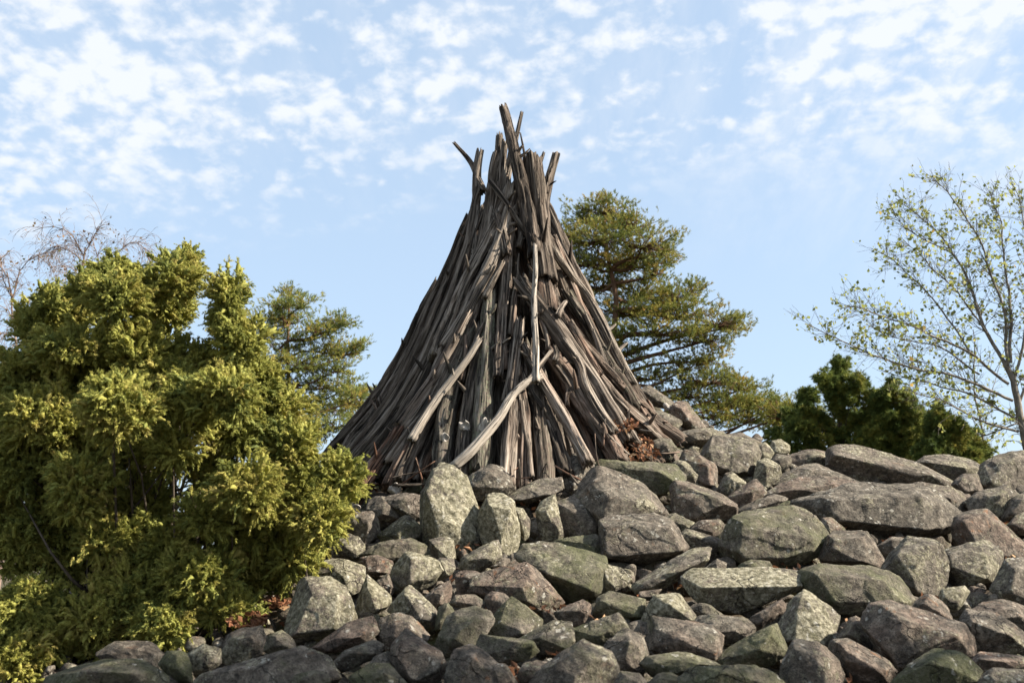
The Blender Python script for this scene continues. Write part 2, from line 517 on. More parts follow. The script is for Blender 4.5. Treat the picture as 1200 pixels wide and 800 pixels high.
gx, gy = _axis(-9, 9, 0.12, 4500), _axis(-1, 21, 0.12, 4500)
GX, GY = np.meshgrid(gx, gy)
xx, yy = GX.ravel(), GY.ravel()
zz = ground_z(xx, yy) - 0.24 + 0.05 * fbm(np.stack([xx * 1.7, yy * 1.7, xx * 0], 1), 4) * (np.abs(xx) < 40)
V = np.stack([xx, yy, zz], 1)
nx, ny = len(gx), len(gy)
ii = (np.arange(ny - 1)[:, None] * nx + np.arange(nx - 1)[None, :]).ravel()
link("ground", np_mesh("ground", V, np.stack([ii, ii + 1, ii + nx + 1, ii + nx], 1), M_GROUND, True), kind="structure")


# ------------------------------------------------------------------ boulders
def _ico(n):
    b = bmesh.new()
    bmesh.ops.create_icosphere(b, subdivisions=n, radius=1.0)
    b.verts.ensure_lookup_table()
    v = np.array([x.co[:] for x in b.verts])
    f = np.array([[w.index for w in x.verts] for x in b.faces])
    b.free()
    return unit(v), f


ICO = {n: _ico(n) for n in (3, 4, 5, 6)}
KIND = {  # pink, lichen, moss, white spots
    'g': (.25, .50, .20, .45), 'm': (.15, .45, .72, .25), 'p': (.85, .35, .15, .40), 'd': (.25, .15, .35, .20),
    'w': (.10, .95, .00, 1.0), 's': (.15, .30, .25, 1.0), 'l': (.20, .74, .25, .45), 'b': (.55, .35, .30, .30)}


def hull_planes(Q):
    b = bmesh.new()
    for q in Q:
        b.verts.new(q)
    bmesh.ops.convex_hull(b, input=b.verts)
    b.normal_update()
    N, D = [], []
    for f in sorted(b.faces, key=lambda f: -f.calc_area()):
        n = np.array(f.normal[:])
        if np.linalg.norm(n) < 0.5:
            continue
        d = float(n @ np.array(f.verts[0].co[:]))
        if d < 0:
            n, d = -n, -d
        if any(n @ m > 0.955 for m in N):
            continue
        N.append(n)
        D.append(max(d, 0.10))
    b.free()
    return np.array(N), np.array(D)


def rock_mesh(P, rs, level, sharp=60, rough=1.0):
    """a weathered angular boulder whose faces follow the hull of the points P; returns mesh, centre"""
    P = np.asarray(P, float)
    lo, hi = P.min(0), P.max(0)
    c, S = (lo + hi) / 2, (hi - lo) / 2
    N, D = hull_planes((P - c) / S)
    Q = (P - c) / S
    for _ in range(rs.randint(3, 7)):                      # chipped corners
        n = unit(rs.normal(size=3))
        N = np.vstack([N, n])
        D = np.append(D, (Q @ n).max() * rs.uniform(0.70, 0.93))
    dirs, F = ICO[level]
    a = np.maximum(dirs @ N.T / D, 1e-6)
    r = ((a ** sharp).sum(1)) ** (-1 / sharp) * 1.025
    V = dirs * r[:, None] * S
    size = float(np.cbrt(S.prod()))
    o = rs.uniform(0, 60, 3)
    q = V / size
    # broken, stepped relief first, then grain
    n1 = fbm(q * 1.1 + o, 2)
    n2 = np.abs(fbm(q * 2.4 + o + 9, 3))
    n3 = fbm(q * 7.0 + o + 21, 3)
    st = q @ unit(rs.normal(size=3)) * rs.uniform(1.0, 2.2) + n1 * 0.9          # bedding steps
    st = np.clip((st - np.floor(st) - 0.5) * 5, -0.5, 0.5)
    disp = size * rough * (0.030 * n1 - 0.030 * n2 + 0.010 + 0.013 * n3 + 0.022 * st)
    V = V + dirs * disp[:, None]
    return V, F, c


def add_rock(P, kind, rs, level, name, label, group, category, rough=1.0, sharp=60):
    V, F, c = rock_mesh(P, rs, level, sharp, rough)
    me = np_mesh(name, V, F, M_ROCK, True)
    o = link(name, me, c, label=label, category=category, group=group)
    k = np.array(KIND[kind])
    k = np.clip(k + rs.normal(0, 0.06, 4), 0, 1)
    o.color = tuple(k)
    return o


ROCKS = []


def rk(label, nick, kind, outline, inner=(), dd=0.0, thick=1.0):
    ROCKS.append((label, nick, kind, outline, inner, dd, thick))


# row at the foot of the logs
rk("tall pale slab leaning at the foot of the log cone", "the tall pale slab", 'l', [(515,543),(547,562),(556,580),(560,610),(566,630),(541,652),(498,640),(496,600),(497,578),(512,560)], [(500,578),(529,618),(520,640)])
rk("oval grey-speckled boulder lying below the curved pale branch", "the oval speckled boulder", 's', [(539,578),(541,570),(557,554),(577,546),(592,549),(604,563),(605,570),(594,579),(570,585),(555,586)], [], -0.25)
rk("upright white-spotted stone propped under the oval speckled boulder", "the upright white-spotted stone", 'w', [(562,602),(575,575),(590,578),(602,590),(609,630),(604,650),(585,648),(568,640),(563,620)], [(575,590),(598,598),(590,640)])
rk("thin pale sliver of rock behind the upright white-spotted stone", "the thin pale sliver", 'l', [(603,595),(613,597),(621,610),(620,628),(614,633),(607,622)])
rk("brick-shaped lichened slab lying flat beside the oval boulder", "the brick-shaped slab", 'g', [(592,582),(630,562),(656,560),(660,577),(645,583),(605,592)], [(597,586),(630,577),(657,578)], -0.05)
rk("rounded boulder with white patches carrying the end of a debarked log", "the white-patched boulder", 's', [(652,552),(672,533),(692,531),(699,542),(690,556),(680,572),(673,584),(660,580),(653,567)], [(678,545),(672,570)], 0.1)
rk("small upright sunlit stone standing in a dark hollow", "the small upright stone", 'l', [(629,600),(634,588),(650,580),(654,600),(660,626),(658,631),(640,633),(631,618)], [(640,600),(652,622)])
rk("dark sloping slab at the back of the hollow", "the dark hollow slab", 'd', [(652,590),(676,580),(692,600),(707,622),(700,636),(656,634)], [], 0.3)
rk("big ridged boulder with sunlit top right of the hollow", "the big ridged boulder", 'g', [(679,574),(684,560),(700,547),(710,551),(730,562),(748,566),(765,580),(780,601),(770,607),(758,614),(735,616),(706,626),(690,608),(677,590)], [(714,582),(706,606),(758,592)])
rk("low dark boulder below the rust-coloured fallen leaves", "the low dark boulder", 'm', [(699,545),(708,540),(740,548),(768,545),(788,545),(801,556),(800,563),(787,570),(770,585),(755,577),(742,564),(716,556)], [(772,552),(790,563)], 0.0)
rk("flat-fronted block covered in round white lichen spots", "the spot-covered block", 's', [(706,612),(712,605),(740,605),(765,602),(785,610),(804,640),(800,646),(780,652),(750,660),(720,660),(706,652)], [(709,614),(783,618),(796,645),(710,652)])
rk("flat moss-topped block with lit end behind the mossy hump", "the moss-topped block", 'm', [(645,636),(655,632),(704,625),(706,650),(695,654),(660,648)], [(692,637),(694,650)], 0.05)
rk("large green mossy hump in the middle of the slope", "the green mossy hump", 'm', [(607,652),(617,640),(640,634),(665,643),(690,648),(705,652),(708,664),(704,692),(695,699),(670,702),(652,692),(630,672),(610,658)], [(642,672),(694,668),(690,690)])
rk("triangular pale stone right beside the green mossy hump", "the pale triangular stone", 'l', [(706,660),(735,668),(744,678),(725,694),(705,695),(704,675)], [(708,668),(715,690)])
rk("pinkish rounded boulder slanting below the green mossy hump", "the pink slanting boulder", 'p', [(553,692),(560,675),(590,665),(615,661),(628,666),(642,680),(662,706),(640,718),(615,714),(590,699),(570,694)], [(612,688),(632,706)])
# left of centre
rk("sunlit lichen-crusted boulder with a dark left side", "the sunlit crusted boulder", 'l', [(458,690),(462,665),(475,648),(490,645),(509,655),(516,665),(512,676),(500,690),(492,696),(475,693)], [(482,655),(484,682)])
rk("small crusted stone right of the sunlit crusted boulder", "the small crusted stone", 'l', [(508,660),(516,654),(531,656),(533,666),(526,676),(516,682),(508,676)])
rk("small square stone at the foot of the tall pale slab", "the small square stone", 'g', [(503,633),(522,629),(531,634),(534,656),(524,658),(507,654)], [(508,638),(528,640),(527,655)], -0.1)
rk("pale wedge-shaped boulder between the tall slab and the pink boulder", "the pale wedge boulder", 'l', [(536,668),(543,652),(585,630),(587,657),(572,665),(555,672),(545,674)], [(548,656),(582,652)])
rk("reddish square block under the pale wedge boulder", "the reddish square block", 'p', [(534,671),(545,669),(570,671),(562,686),(559,699),(537,699)], [(537,675),(558,678)])
rk("small pyramid of lichened rock with one bright face", "the bright-faced pyramid", 'l', [(415,720),(427,683),(431,675),(440,683),(457,698),(457,707),(440,718),(428,724)], [(431,684),(441,716)])
rk("large square pale boulder beside the juniper's lower branches", "the large square pale boulder", 'l', [(334,746),(346,690),(352,681),(388,678),(402,688),(414,696),(420,712),(415,727),(400,737),(372,754),(350,749)], [(352,694),(396,698),(396,738),(345,742)])
rk("rounded boulder with a sunlit cheek behind the large square boulder", "the sunlit-cheeked boulder", 'l', [(367,674),(375,660),(390,653),(412,655),(426,665),(426,687),(415,702),(400,692),(385,682)], [(402,668),(408,692)])
rk("pale smooth stone half hidden by the juniper's right branch", "the pale smooth stone", 'l', [(384,645),(395,628),(415,626),(426,638),(427,655),(410,658),(390,655)], [(405,640)])
rk("blocky stone with lit left face under the reddish burnt log", "the blocky left stone", 'g', [(406,614),(414,602),(435,600),(446,612),(441,632),(432,644),(420,642),(411,632)], [(433,613),(428,640)])
rk("slanted pale-topped stone below the white bark scrap", "the slanted pale-topped stone", 'g', [(423,590),(440,581),(455,584),(479,597),(478,605),(450,612),(438,607)], [(450,592),(448,608)])
rk("dark shaded boulder left of the tall pale slab", "the dark shaded boulder", 'd', [(447,590),(455,582),(475,578),(498,582),(498,610),(482,614),(468,602)], [], 0.15)
rk("dark green wedge lying in the shade left of the tall slab", "the dark green wedge", 'm', [(443,627),(470,607),(478,604),(494,618),(490,628),(470,638),(452,640)], [(475,616),(468,634)])
rk("low dark rock at the bottom of the shady pocket", "the low pocket rock", 'm', [(423,650),(445,636),(480,631),(506,642),(482,658),(440,662)], [], 0.1)
rk("small red-brown stone above the bright-faced pyramid", "the small red-brown stone", 'p', [(423,654),(436,648),(461,658),(457,670),(440,674),(425,674)], [(437,654),(436,670)])
rk("dark squarish rock tucked under the burnt log's foot", "the dark squarish rock", 'd', [(444,556),(455,547),(468,558),(472,572),(456,577),(445,572)], [], 0.15)
rk("mossy flat rock beneath the charred splinters", "the mossy flat rock", 'm', [(472,570),(490,558),(511,553),(512,568),(500,579),(475,584)], [], 0.2)
rk("long dark block with one bright narrow top face", "the bright-edged block", 'g', [(455,714),(475,691),(480,688),(505,709),(512,720),(508,737),(495,738),(470,726)], [(475,697),(506,721),(500,735)])
rk("brown faceted rock right of centre of the lower left", "the brown faceted rock", 'b', [(438,740),(445,728),(462,716),(483,725),(492,727),(504,745),(495,752),(480,748),(468,754),(458,762),(447,752)], [(464,733),(484,735),(460,752)])
rk("large smooth pink granite boulder at the bottom edge", "the smooth pink granite boulder", 'p', [(460,757),(472,738),(480,741),(505,757),(520,768),(524,776),(516,802),(485,806),(470,790),(460,772)], [(466,762),(512,780),(485,795)])
rk("long low rock with a rusty stain right of the square boulder", "the long rusty-stained rock", 'p', [(366,758),(400,735),(413,728),(435,723),(442,740),(430,752),(400,762),(380,766)], [(385,755),(425,742)])
rk("dark narrow rock below the long rusty-stained rock", "the dark narrow rock", 'd', [(393,774),(405,762),(440,751),(448,756),(446,766),(425,777),(400,787)])
rk("small dark stone left of the smooth pink granite", "the small dark stone", 'd', [(429,782),(440,769),(456,762),(463,772),(460,792),(435,797)])
rk("yellow-green lichened stone at the very bottom edge", "the yellow-green stone", 'm', [(404,802),(415,790),(440,778),(455,778),(463,788),(476,802),(470,816),(410,816)], [(450,788)])
rk("smooth light grey rounded stone under the juniper", "the smooth light grey stone", 'g', [(257,771),(264,762),(268,745),(280,738),(305,734),(310,746),(305,766),(295,771),(280,779),(265,778)], [(272,750),(302,748)], -0.15)
rk("long flat boulder under the smooth light grey stone", "the long flat boulder", 'g', [(230,802),(240,791),(270,780),(310,771),(322,763),(345,757),(370,766),(382,777),(386,792),(382,808),(300,818),(235,816)], [(320,780),(326,805)])
rk("squat stone between juniper and smooth light grey stone", "the squat left stone", 'l', [(220,766),(238,755),(258,760),(258,776),(245,787),(223,790)])
rk("small moss-flecked stone in front of the long flat boulder", "the moss-flecked stone", 'm', [(342,797),(350,786),(365,783),(383,790),(387,802),(370,812),(345,810)], [], -0.1)
rk("broad shaded boulder under the juniper in the bottom corner", "the broad shaded boulder", 'm', [(58,798),(75,785),(110,770),(150,768),(175,780),(192,796),(190,822),(60,822)], [(100,785),(160,788)])  # darker mossy kind puts the juniper's shade into the stone's colour
rk("narrow green stone right of the broad shaded boulder", "the narrow green stone", 'm', [(184,776),(200,760),(215,764),(223,780),(223,799),(205,800)])
rk("flat dark rock behind the broad shaded boulder", "the flat dark rock", 'd', [(108,770),(135,752),(175,752),(192,768),(182,784),(140,778)], [], 0.15)
rk("green-tinged dark stone right behind the smooth light grey stone", "the green-tinged stone", 'm', [(309,762),(315,745),(330,739),(346,750),(346,764),(325,770)])
# lower middle
rk("broad green rock with a mossy top low in the middle", "the broad green rock", 'm', [(503,752),(515,735),(540,713),(555,712),(572,718),(576,726),(565,747),(548,764),(520,770),(507,762)], [(545,730),(530,752)])
rk("green and pink triangular rock right of the broad green rock", "the green-pink triangle rock", 'm', [(558,748),(585,715),(602,703),(622,717),(633,726),(630,744),(605,753),(580,757),(563,755)], [(598,722),(612,742)])
rk("small pink stone under the pink slanting boulder", "the small pink stone", 'p', [(567,702),(575,694),(590,695),(601,705),(592,718),(575,720)])
rk("dark brown stone under the reddish square block", "the dark brown stone", 'b', [(527,707),(535,697),(560,697),(569,706),(565,717),(545,714)])
rk("moss-covered slab with a dark overhanging front", "the overhanging mossy slab", 'm', [(606,750),(635,738),(650,726),(668,728),(676,749),(666,762),(640,768),(618,760)], [(632,747),(670,750),(664,760)])
rk("low two-toned block between the pink boulder and mossy slab", "the two-toned block", 'm', [(560,758),(565,744),(600,750),(628,751),(629,763),(618,777),(590,781),(573,773)], [(600,760),(604,752),(624,756)])
rk("rough pink boulder at the bottom edge below the broad green rock", "the rough pink boulder", 'p', [(523,793),(535,762),(552,756),(566,762),(582,785),(602,796),(607,810),(540,818),(525,806)], [(552,770),(545,795)])
rk("small grey-brown stone leaning on the rough pink boulder", "the leaning grey-brown stone", 'b', [(574,779),(590,778),(600,790),(609,804),(596,814),(580,806)])
rk("thin upright stone with a yellow-green edge", "the yellow-edged stone", 'm', [(510,737),(514,712),(524,706),(532,715),(528,728),(515,740)])
rk("brown split stone above the yellow-edged stone", "the brown split stone", 'p', [(496,702),(510,690),(525,682),(531,690),(527,705),(513,712),(504,714)], [(516,690),(517,706)])
rk("big bluish-grey boulder at the bottom edge in the middle", "the bluish-grey boulder", 'g', [(640,778),(665,765),(682,751),(700,762),(713,765),(721,782),(716,802),(700,818),(650,816),(626,806),(622,796)], [(668,772),(705,775),(680,800)])
rk("flat brown stone left of the bluish-grey boulder", "the flat brown stone", 'b', [(604,787),(612,776),(645,775),(656,786),(640,797),(614,802)])
rk("long moss-green wedge pointing left to the mossy slab", "the long green wedge", 'm', [(671,737),(700,727),(728,720),(741,730),(738,742),(715,748),(700,760),(680,755),(673,747)], [(725,732),(700,745)])
rk("dark grey boulder between the green wedge and brown block", "the dark grey boulder", 'd', [(703,768),(715,750),(735,738),(752,747),(759,766),(753,788),(725,793),(711,781)], [(738,752),(732,775)])
rk("green square-edged block left of the round lichened boulder", "the green square-edged block", 'm', [(698,714),(702,700),(715,693),(750,702),(754,712),(753,724),(725,725),(699,720)], [(705,706),(748,712),(747,722)])
rk("pinkish angular stone under the green mossy hump", "the pinkish angular stone", 'p', [(650,717),(665,712),(685,700),(692,703),(690,722),(680,733),(665,731),(653,724)], [(670,716),(687,714)])
rk("brown-grey oblong block below the round lichened boulder", "the brown-grey oblong block", 'b', [(754,730),(765,724),(800,728),(835,737),(845,745),(843,767),(838,777),(815,769),(795,764),(770,768),(756,755)], [(800,750),(838,742),(836,770)])
rk("rounded pale green lichened boulder like a dome", "the round lichened boulder", 'l', [(754,727),(760,710),(775,697),(790,695),(802,705),(814,721),(811,731),(790,733),(765,729)], [(785,708)])
rk("log-shaped slanting slab with a blunt right end", "the log-shaped slab", 'l', [(741,690),(745,682),(775,668),(795,652),(820,640),(827,642),(834,655),(825,664),(805,674),(780,687),(760,694),(748,694)], [(758,686),(800,662),(828,656)], -0.15)
rk("small dark-edged stone under the log-shaped slab's left end", "the small dark-edged stone", 'b', [(746,702),(750,693),(775,690),(767,701),(755,704)], [], 0.05)
# right half
rk("massive greenish boulder overhanging on the right", "the massive greenish boulder", 'm', [(843,645),(853,625),(865,603),(900,600),(932,595),(940,605),(948,613),(960,615),(969,632),(960,647),(940,657),(900,670),(870,674),(850,662)], [(870,612),(905,632),(945,640),(868,650)])
rk("small mossy stone in front of the massive greenish boulder", "the small mossy stone", 'm', [(857,674),(870,660),(880,656),(900,658),(904,666),(900,677),(875,682)], [], -0.1)
rk("long wedge-shaped slab lying below the massive greenish boulder", "the long wedge slab", 'l', [(803,677),(815,668),(840,675),(870,672),(918,668),(935,670),(941,686),(925,694),(900,697),(880,712),(855,722),(835,717),(820,702),(811,692)], [(830,693),(880,690),(932,686)])
rk("small shard with a sunlit slope beside the round lichened boulder", "the small shard", 'd', [(806,714),(818,705),(830,707),(854,725),(840,728),(815,723)], [], 0.05)
rk("long dark stone under the long wedge slab", "the long dark stone", 'd', [(809,728),(818,720),(845,722),(875,726),(883,736),(876,752),(855,757),(840,744)])
rk("sunlit pink sliver between long wedge slab and dark mossy rock", "the sunlit pink sliver", 'p', [(879,728),(897,713),(916,703),(923,715),(906,724),(890,737),(881,738)], [], 0.1)
rk("dark mossy hump at the bottom right of centre", "the dark mossy hump", 'm', [(843,774),(862,755),(885,740),(910,727),(917,735),(926,754),(918,768),(890,782),(860,783)], [(905,738),(890,760)])
rk("sharp pyramid-shaped rock with a sunlit right face", "the sharp pyramid rock", 'l', [(910,748),(920,720),(935,698),(942,692),(950,699),(975,715),(989,730),(986,742),(980,757),(960,760),(935,756),(916,751)], [(940,704),(960,752),(938,745)])
rk("dark smooth boulder below the sharp pyramid rock", "the dark smooth boulder", 'b', [(917,780),(930,752),(945,749),(965,758),(976,770),(987,790),(982,812),(920,816)], [(932,760),(965,772),(966,800)])
rk("long brown split slab pointing down right at the bottom", "the brown split slab", 'p', [(970,759),(980,750),(995,749),(1040,774),(1049,785),(1042,802),(1020,803),(990,789),(974,774)], [(982,758),(1030,785),(985,772)])
rk("long green mossy boulder with a rounded lit top", "the long green boulder", 'm', [(937,687),(942,670),(955,664),(1000,664),(1035,671),(1052,680),(1058,690),(1068,702),(1060,714),(1040,717),(1015,724),(990,727),(965,713),(944,700)], [(955,672),(1035,680),(1055,706),(980,705)])
rk("small brown wedge between the pyramid and the two-ridged slab", "the small brown wedge", 'b', [(983,747),(995,728),(1003,721),(1010,727),(1023,755),(1020,764),(1005,758),(987,753)])
rk("dark-fronted block with a bright right side below the huge boulder", "the dark-fronted block", 'b', [(960,650),(975,627),(995,623),(1013,625),(1022,635),(1036,660),(1030,672),(1005,670),(968,663)], [(976,632),(1012,630),(1014,664),(972,655)])
rk("little rust-red stone under the huge long boulder", "the little rust-red stone", 'p', [(954,622),(965,607),(975,607),(993,622),(977,630),(959,629)], [(970,612),(974,624)])
rk("huge long boulder lying across the right of the slope", "the huge long boulder", 's', [(936,602),(940,588),(975,575),(1010,568),(1060,570),(1085,574),(1105,588),(1121,604),(1116,617),(1100,624),(1060,629),(1010,624),(970,614),(944,610)], [(965,584),(1076,582),(1080,620),(975,608)], -0.05)
rk("pinkish rounded rock resting behind the huge boulder's right end", "the pinkish rounded rock", 'g', [(1045,572),(1080,566),(1110,571),(1125,580),(1137,596),(1135,607),(1120,609),(1098,596)], [(1112,584)], 0.12)
rk("flat pinkish rock left behind the huge long boulder", "the flat pinkish rock", 'p', [(897,580),(920,565),(945,558),(970,559),(1006,567),(1002,577),(960,586),(940,592),(918,586)], [(930,574),(985,572)])
rk("ramp-shaped rock rising to a peak below the ridge slab", "the ramp-shaped rock", 'g', [(896,572),(925,548),(955,544),(975,552),(1006,565),(990,570),(960,565),(928,564)], [(950,550),(940,562)], 0.1)
rk("largest slab on the skyline with a sunlit sloping top", "the skyline slab", 'g', [(974,547),(976,527),(985,523),(1005,523),(1050,539),(1070,545),(1090,548),(1105,559),(1117,566),(1112,574),(1080,573),(1040,570),(1010,567),(988,560)], [(979,533),(1055,553),(1090,556)])
rk("rounded grey boulder on the skyline right of the slab", "the rounded skyline boulder", 'g', [(1076,542),(1085,535),(1110,532),(1135,537),(1152,548),(1147,562),(1130,568),(1110,564),(1092,553)], [(1090,542),(1130,548)], 0.1)
rk("dark boulder on the skyline at the right edge of the photo", "the right-edge skyline boulder", 'g', [(1142,572),(1150,550),(1158,540),(1180,532),(1200,529),(1220,540),(1220,577),(1170,578),(1150,580)], [(1180,545),(1160,565)])
rk("dark small rock between the two rounded skyline boulders", "the dark small rock", 'd', [(1116,568),(1125,556),(1145,556),(1152,577),(1130,583)], [], 0.15)
rk("egg-shaped boulder with speckled top right of the huge boulder", "the egg-shaped boulder", 'g', [(1131,587),(1140,580),(1165,572),(1180,570),(1190,580),(1186,593),(1175,604),(1155,605),(1139,602)], [(1172,580)], -0.05)
rk("dark rock cut by the right edge beside the egg-shaped boulder", "the dark right-edge rock", 'd', [(1177,607),(1185,585),(1200,578),(1220,585),(1215,607),(1190,613)], [], 0.05)
rk("brown ridge-backed boulder with a sunlit sloping right flank", "the ridge-backed boulder", 'p', [(1116,626),(1122,608),(1140,600),(1158,600),(1180,619),(1202,640),(1214,657),(1190,660),(1170,645),(1150,646),(1123,643)], [(1150,607),(1154,640),(1130,612)])
rk("angular boulder with a dark left face and bright rough right face", "the dark-and-bright boulder", 'g', [(1036,667),(1045,650),(1065,632),(1085,634),(1100,637),(1111,645),(1109,676),(1103,692),(1090,700),(1070,698),(1048,683)], [(1096,642),(1078,690),(1052,652)])
rk("rounded block with a lit top right of the dark-and-bright boulder", "the lit-topped block", 'l', [(1107,667),(1110,646),(1125,640),(1150,637),(1160,637),(1173,649),(1173,661),(1160,680),(1135,688),(1111,683)], [(1113,654),(1150,655),(1156,676)])
rk("pale-streaked boulder cut by the right edge", "the pale-streaked boulder", 's', [(1164,692),(1172,670),(1185,656),(1200,655),(1220,665),(1220,708),(1195,708),(1174,703)], [(1190,668),(1182,695)])
rk("small white-blotched stone below the lit-topped block", "the white-blotched stone", 'w', [(1097,700),(1105,690),(1130,687),(1135,694),(1126,710),(1115,716),(1104,708)])
rk("small pinkish stone under the dark-and-bright boulder", "the small pinkish stone", 'p', [(1072,717),(1075,700),(1085,696),(1100,700),(1111,712),(1118,728),(1105,733),(1085,726)], [(1082,706),(1100,716)])
rk("large two-ridged slab in the bottom right", "the two-ridged slab", 'p', [(1014,728),(1022,710),(1045,706),(1080,721),(1100,727),(1125,731),(1136,744),(1136,767),(1120,771),(1090,779),(1060,789),(1045,780),(1024,759)], [(1026,718),(1056,733),(1048,775),(1120,745)])
rk("grooved grey boulder right of the two-ridged slab", "the grooved grey boulder", 'g', [(1123,731),(1135,715),(1160,719),(1185,731),(1199,745),(1202,767),(1180,772),(1150,769),(1136,758)], [(1140,728),(1180,745)])
rk("long flat shaded rock above the grooved grey boulder", "the long flat shaded rock", 'b', [(1133,714),(1150,705),(1175,703),(1200,711),(1218,725),(1210,743),(1180,733),(1155,721)], [], 0.1)
rk("dark mossy mound at the bottom edge below the two-ridged slab", "the dark mossy mound", 'm', [(1042,803),(1065,780),(1095,762),(1130,765),(1146,780),(1152,803),(1120,820),(1060,820)], [(1090,775),(1120,785)])
rk("flat rusty-edged slab in the bottom right corner", "the rusty-edged slab", 'p', [(1134,770),(1150,764),(1200,769),(1216,786),(1180,793),(1148,788)], [(1148,772),(1195,778)])
rk("bluish stone in the very bottom right corner", "the bluish corner stone", 'g', [(1143,797),(1160,783),(1200,785),(1218,800),(1190,816),(1148,816)])
rk("low mottled rock under the brown-grey oblong block", "the low mottled rock", 'm', [(752,778),(762,768),(780,769),(800,764),(830,772),(840,779),(820,788),(800,788),(790,795),(764,792)])
rk("wide greenish slab along the bottom edge right of centre", "the wide bottom slab", 'm', [(797,796),(815,780),(850,775),(880,780),(906,790),(923,808),(880,820),(806,820)], [(850,785),(830,800)])
rk("small green stone at the bottom edge under the low mottled rock", "the small green stone", 'm', [(758,802),(770,790),(785,788),(801,796),(800,812),(763,814)])
rk("dark little stone at the bottom edge beside the bluish-grey boulder", "the dark little stone", 'd', [(718,804),(728,787),(748,789),(759,801),(752,816),(724,816)])
# upper right, between the logs and the ridge
rk("big block with a pale flat top and dark front near the ridge", "the pale-topped big block", 'g', [(816,528),(830,515),(850,513),(884,519),(890,530),(881,555),(870,562),(850,561),(838,552),(824,547)], [(832,530),(878,531),(872,556),(842,548)])
rk("squared slanting block with a bright right edge", "the bright-right-edged block", 'p', [(796,537),(803,528),(820,534),(835,540),(839,549),(839,571),(832,573),(815,567),(802,557)], [(829,546),(832,568)])
rk("rounded lichened stone left of the bright-right-edged block", "the rounded lichened stone", 'l', [(782,548),(790,538),(800,538),(812,549),(819,560),(816,570),(805,569),(794,562)])
rk("dark block with a single bright strip down its front", "the bright-striped block", 'b', [(788,577),(793,564),(800,565),(845,579),(869,596),(866,607),(840,609),(810,611),(791,605)], [(797,571),(823,578),(826,608),(860,597)])
rk("grey pyramid-topped stone above the bright-striped block", "the pyramid-topped stone", 'g', [(841,574),(850,556),(857,553),(873,565),(866,579),(849,582)], [(856,562)])
rk("ribbed pink stone right of the pyramid-topped stone", "the ribbed pink stone", 'p', [(854,583),(870,571),(885,562),(899,575),(891,584),(880,595),(864,595)], [(872,578),(885,574)])
rk("speckled upright slab below the white stone", "the speckled upright slab", 'w', [(882,568),(888,541),(900,536),(919,550),(906,565),(893,573)], [(898,545)])
rk("flat rock on the ridge behind the pale-topped big block", "the flat ridge rock", 'g', [(789,510),(795,505),(830,502),(850,507),(859,515),(830,520),(815,524),(794,521)], [], 0.1)
rk("pinkish pointed boulder highest on the ridge beside the logs", "the pinkish pointed boulder", 'p', [(780,483),(785,473),(800,468),(808,476),(826,500),(824,507),(810,507),(800,497)], [(797,477),(808,497)])
rk("pale flat-topped stone left of the pinkish pointed boulder", "the pale flat-topped stone", 'l', [(759,487),(762,479),(775,480),(798,493),(793,502),(785,510),(770,503)], [(780,492)])
rk("dark slanting rock at the top right foot of the logs", "the dark slanting rock", 'b', [(747,458),(760,452),(775,461),(789,472),(787,480),(770,476),(752,472)], [])
rk("small grey triangular stone lodged between the right-hand logs", "the lodged grey stone", 'g', [(727,451),(738,443),(747,453),(749,469),(735,467),(727,458)], [], -0.5)
rk("dark green oval stone beside the fallen rust-red leaves", "the dark green oval stone", 'm', [(752,536),(757,518),(770,513),(785,515),(792,525),(786,538),(765,541)], [(782,522)], -0.1)
rk("bright white quartz-like stone on the ridge", "the bright white stone", 'w', [(902,532),(904,517),(915,515),(925,522),(925,532),(910,535)])
rk("tiny pink stone left of the bright white stone", "the tiny pink stone", 'p', [(879,514),(887,507),(894,514),(889,522),(881,521)])
rk("pale green stone leaning against the bright white stone", "the pale green stone", 'l', [(887,523),(897,517),(907,530),(901,541),(891,538)], [], -0.05)
rk("long flat dark rock on the ridge left of the tiny pink stone", "the long flat ridge rock", 'd', [(843,511),(865,505),(891,518),(889,527),(868,523)], [], 0.1)
rk("small rounded stone under the bright white stone", "the small rounded stone", 'g', [(902,540),(910,532),(926,535),(927,546),(915,552)])
rk("low brown rock on the ridge left of the skyline slab", "the low brown ridge rock", 'b', [(922,543),(930,530),(945,526),(965,529),(977,537),(972,547),(945,549),(927,549)], [(960,534)])
rk("small oval stone above the spot-covered block's right corner", "the small oval stone", 'l', [(774,606),(790,601),(813,612),(811,620),(795,622),(780,616)], [], 0.05)
rk("low reddish-grey stone under the bright-striped block", "the low reddish-grey stone", 'b', [(810,621),(815,610),(845,609),(851,619),(839,630),(819,628)], [], 0.05)
rk("flat stone between the spot-covered block and massive boulder", "the flat in-between stone", 'g', [(794,628),(805,620),(816,627),(840,630),(851,638),(846,648),(808,648)])
rk("small lichened stone above the huge boulder's left tip", "the small tip stone", 'm', [(898,601),(922,587),(944,590),(949,601),(934,606)], [(930,594)])
rk("dark shaded rock behind the massive greenish boulder", "the dark back rock", 'd', [(862,599),(890,583),(908,579),(926,586),(902,602),(870,604)], [], 0.1)
rk("small dark stone right of the log-shaped slab's end", "the slab-end stone", 'd', [(823,668),(840,655),(851,660),(847,674),(829,676)], [], 0.1)
rk("small reddish rock cut by the right edge above the ridge-backed boulder", "the small right-edge rock", 'p', [(1181,615),(1195,600),(1218,605),(1216,622),(1195,628)], [], -0.05)
rk("dark stone in the gap under the huge long boulder", "the dark gap stone", 'd', [(1023,643),(1045,629),(1066,632),(1052,650),(1036,657)], [], 0.15)
rk("brown stone hidden behind the bright-faced pyramid", "the hidden brown stone", 'b', [(439,683),(455,672),(463,690),(456,702),(444,696)], [], 0.1)

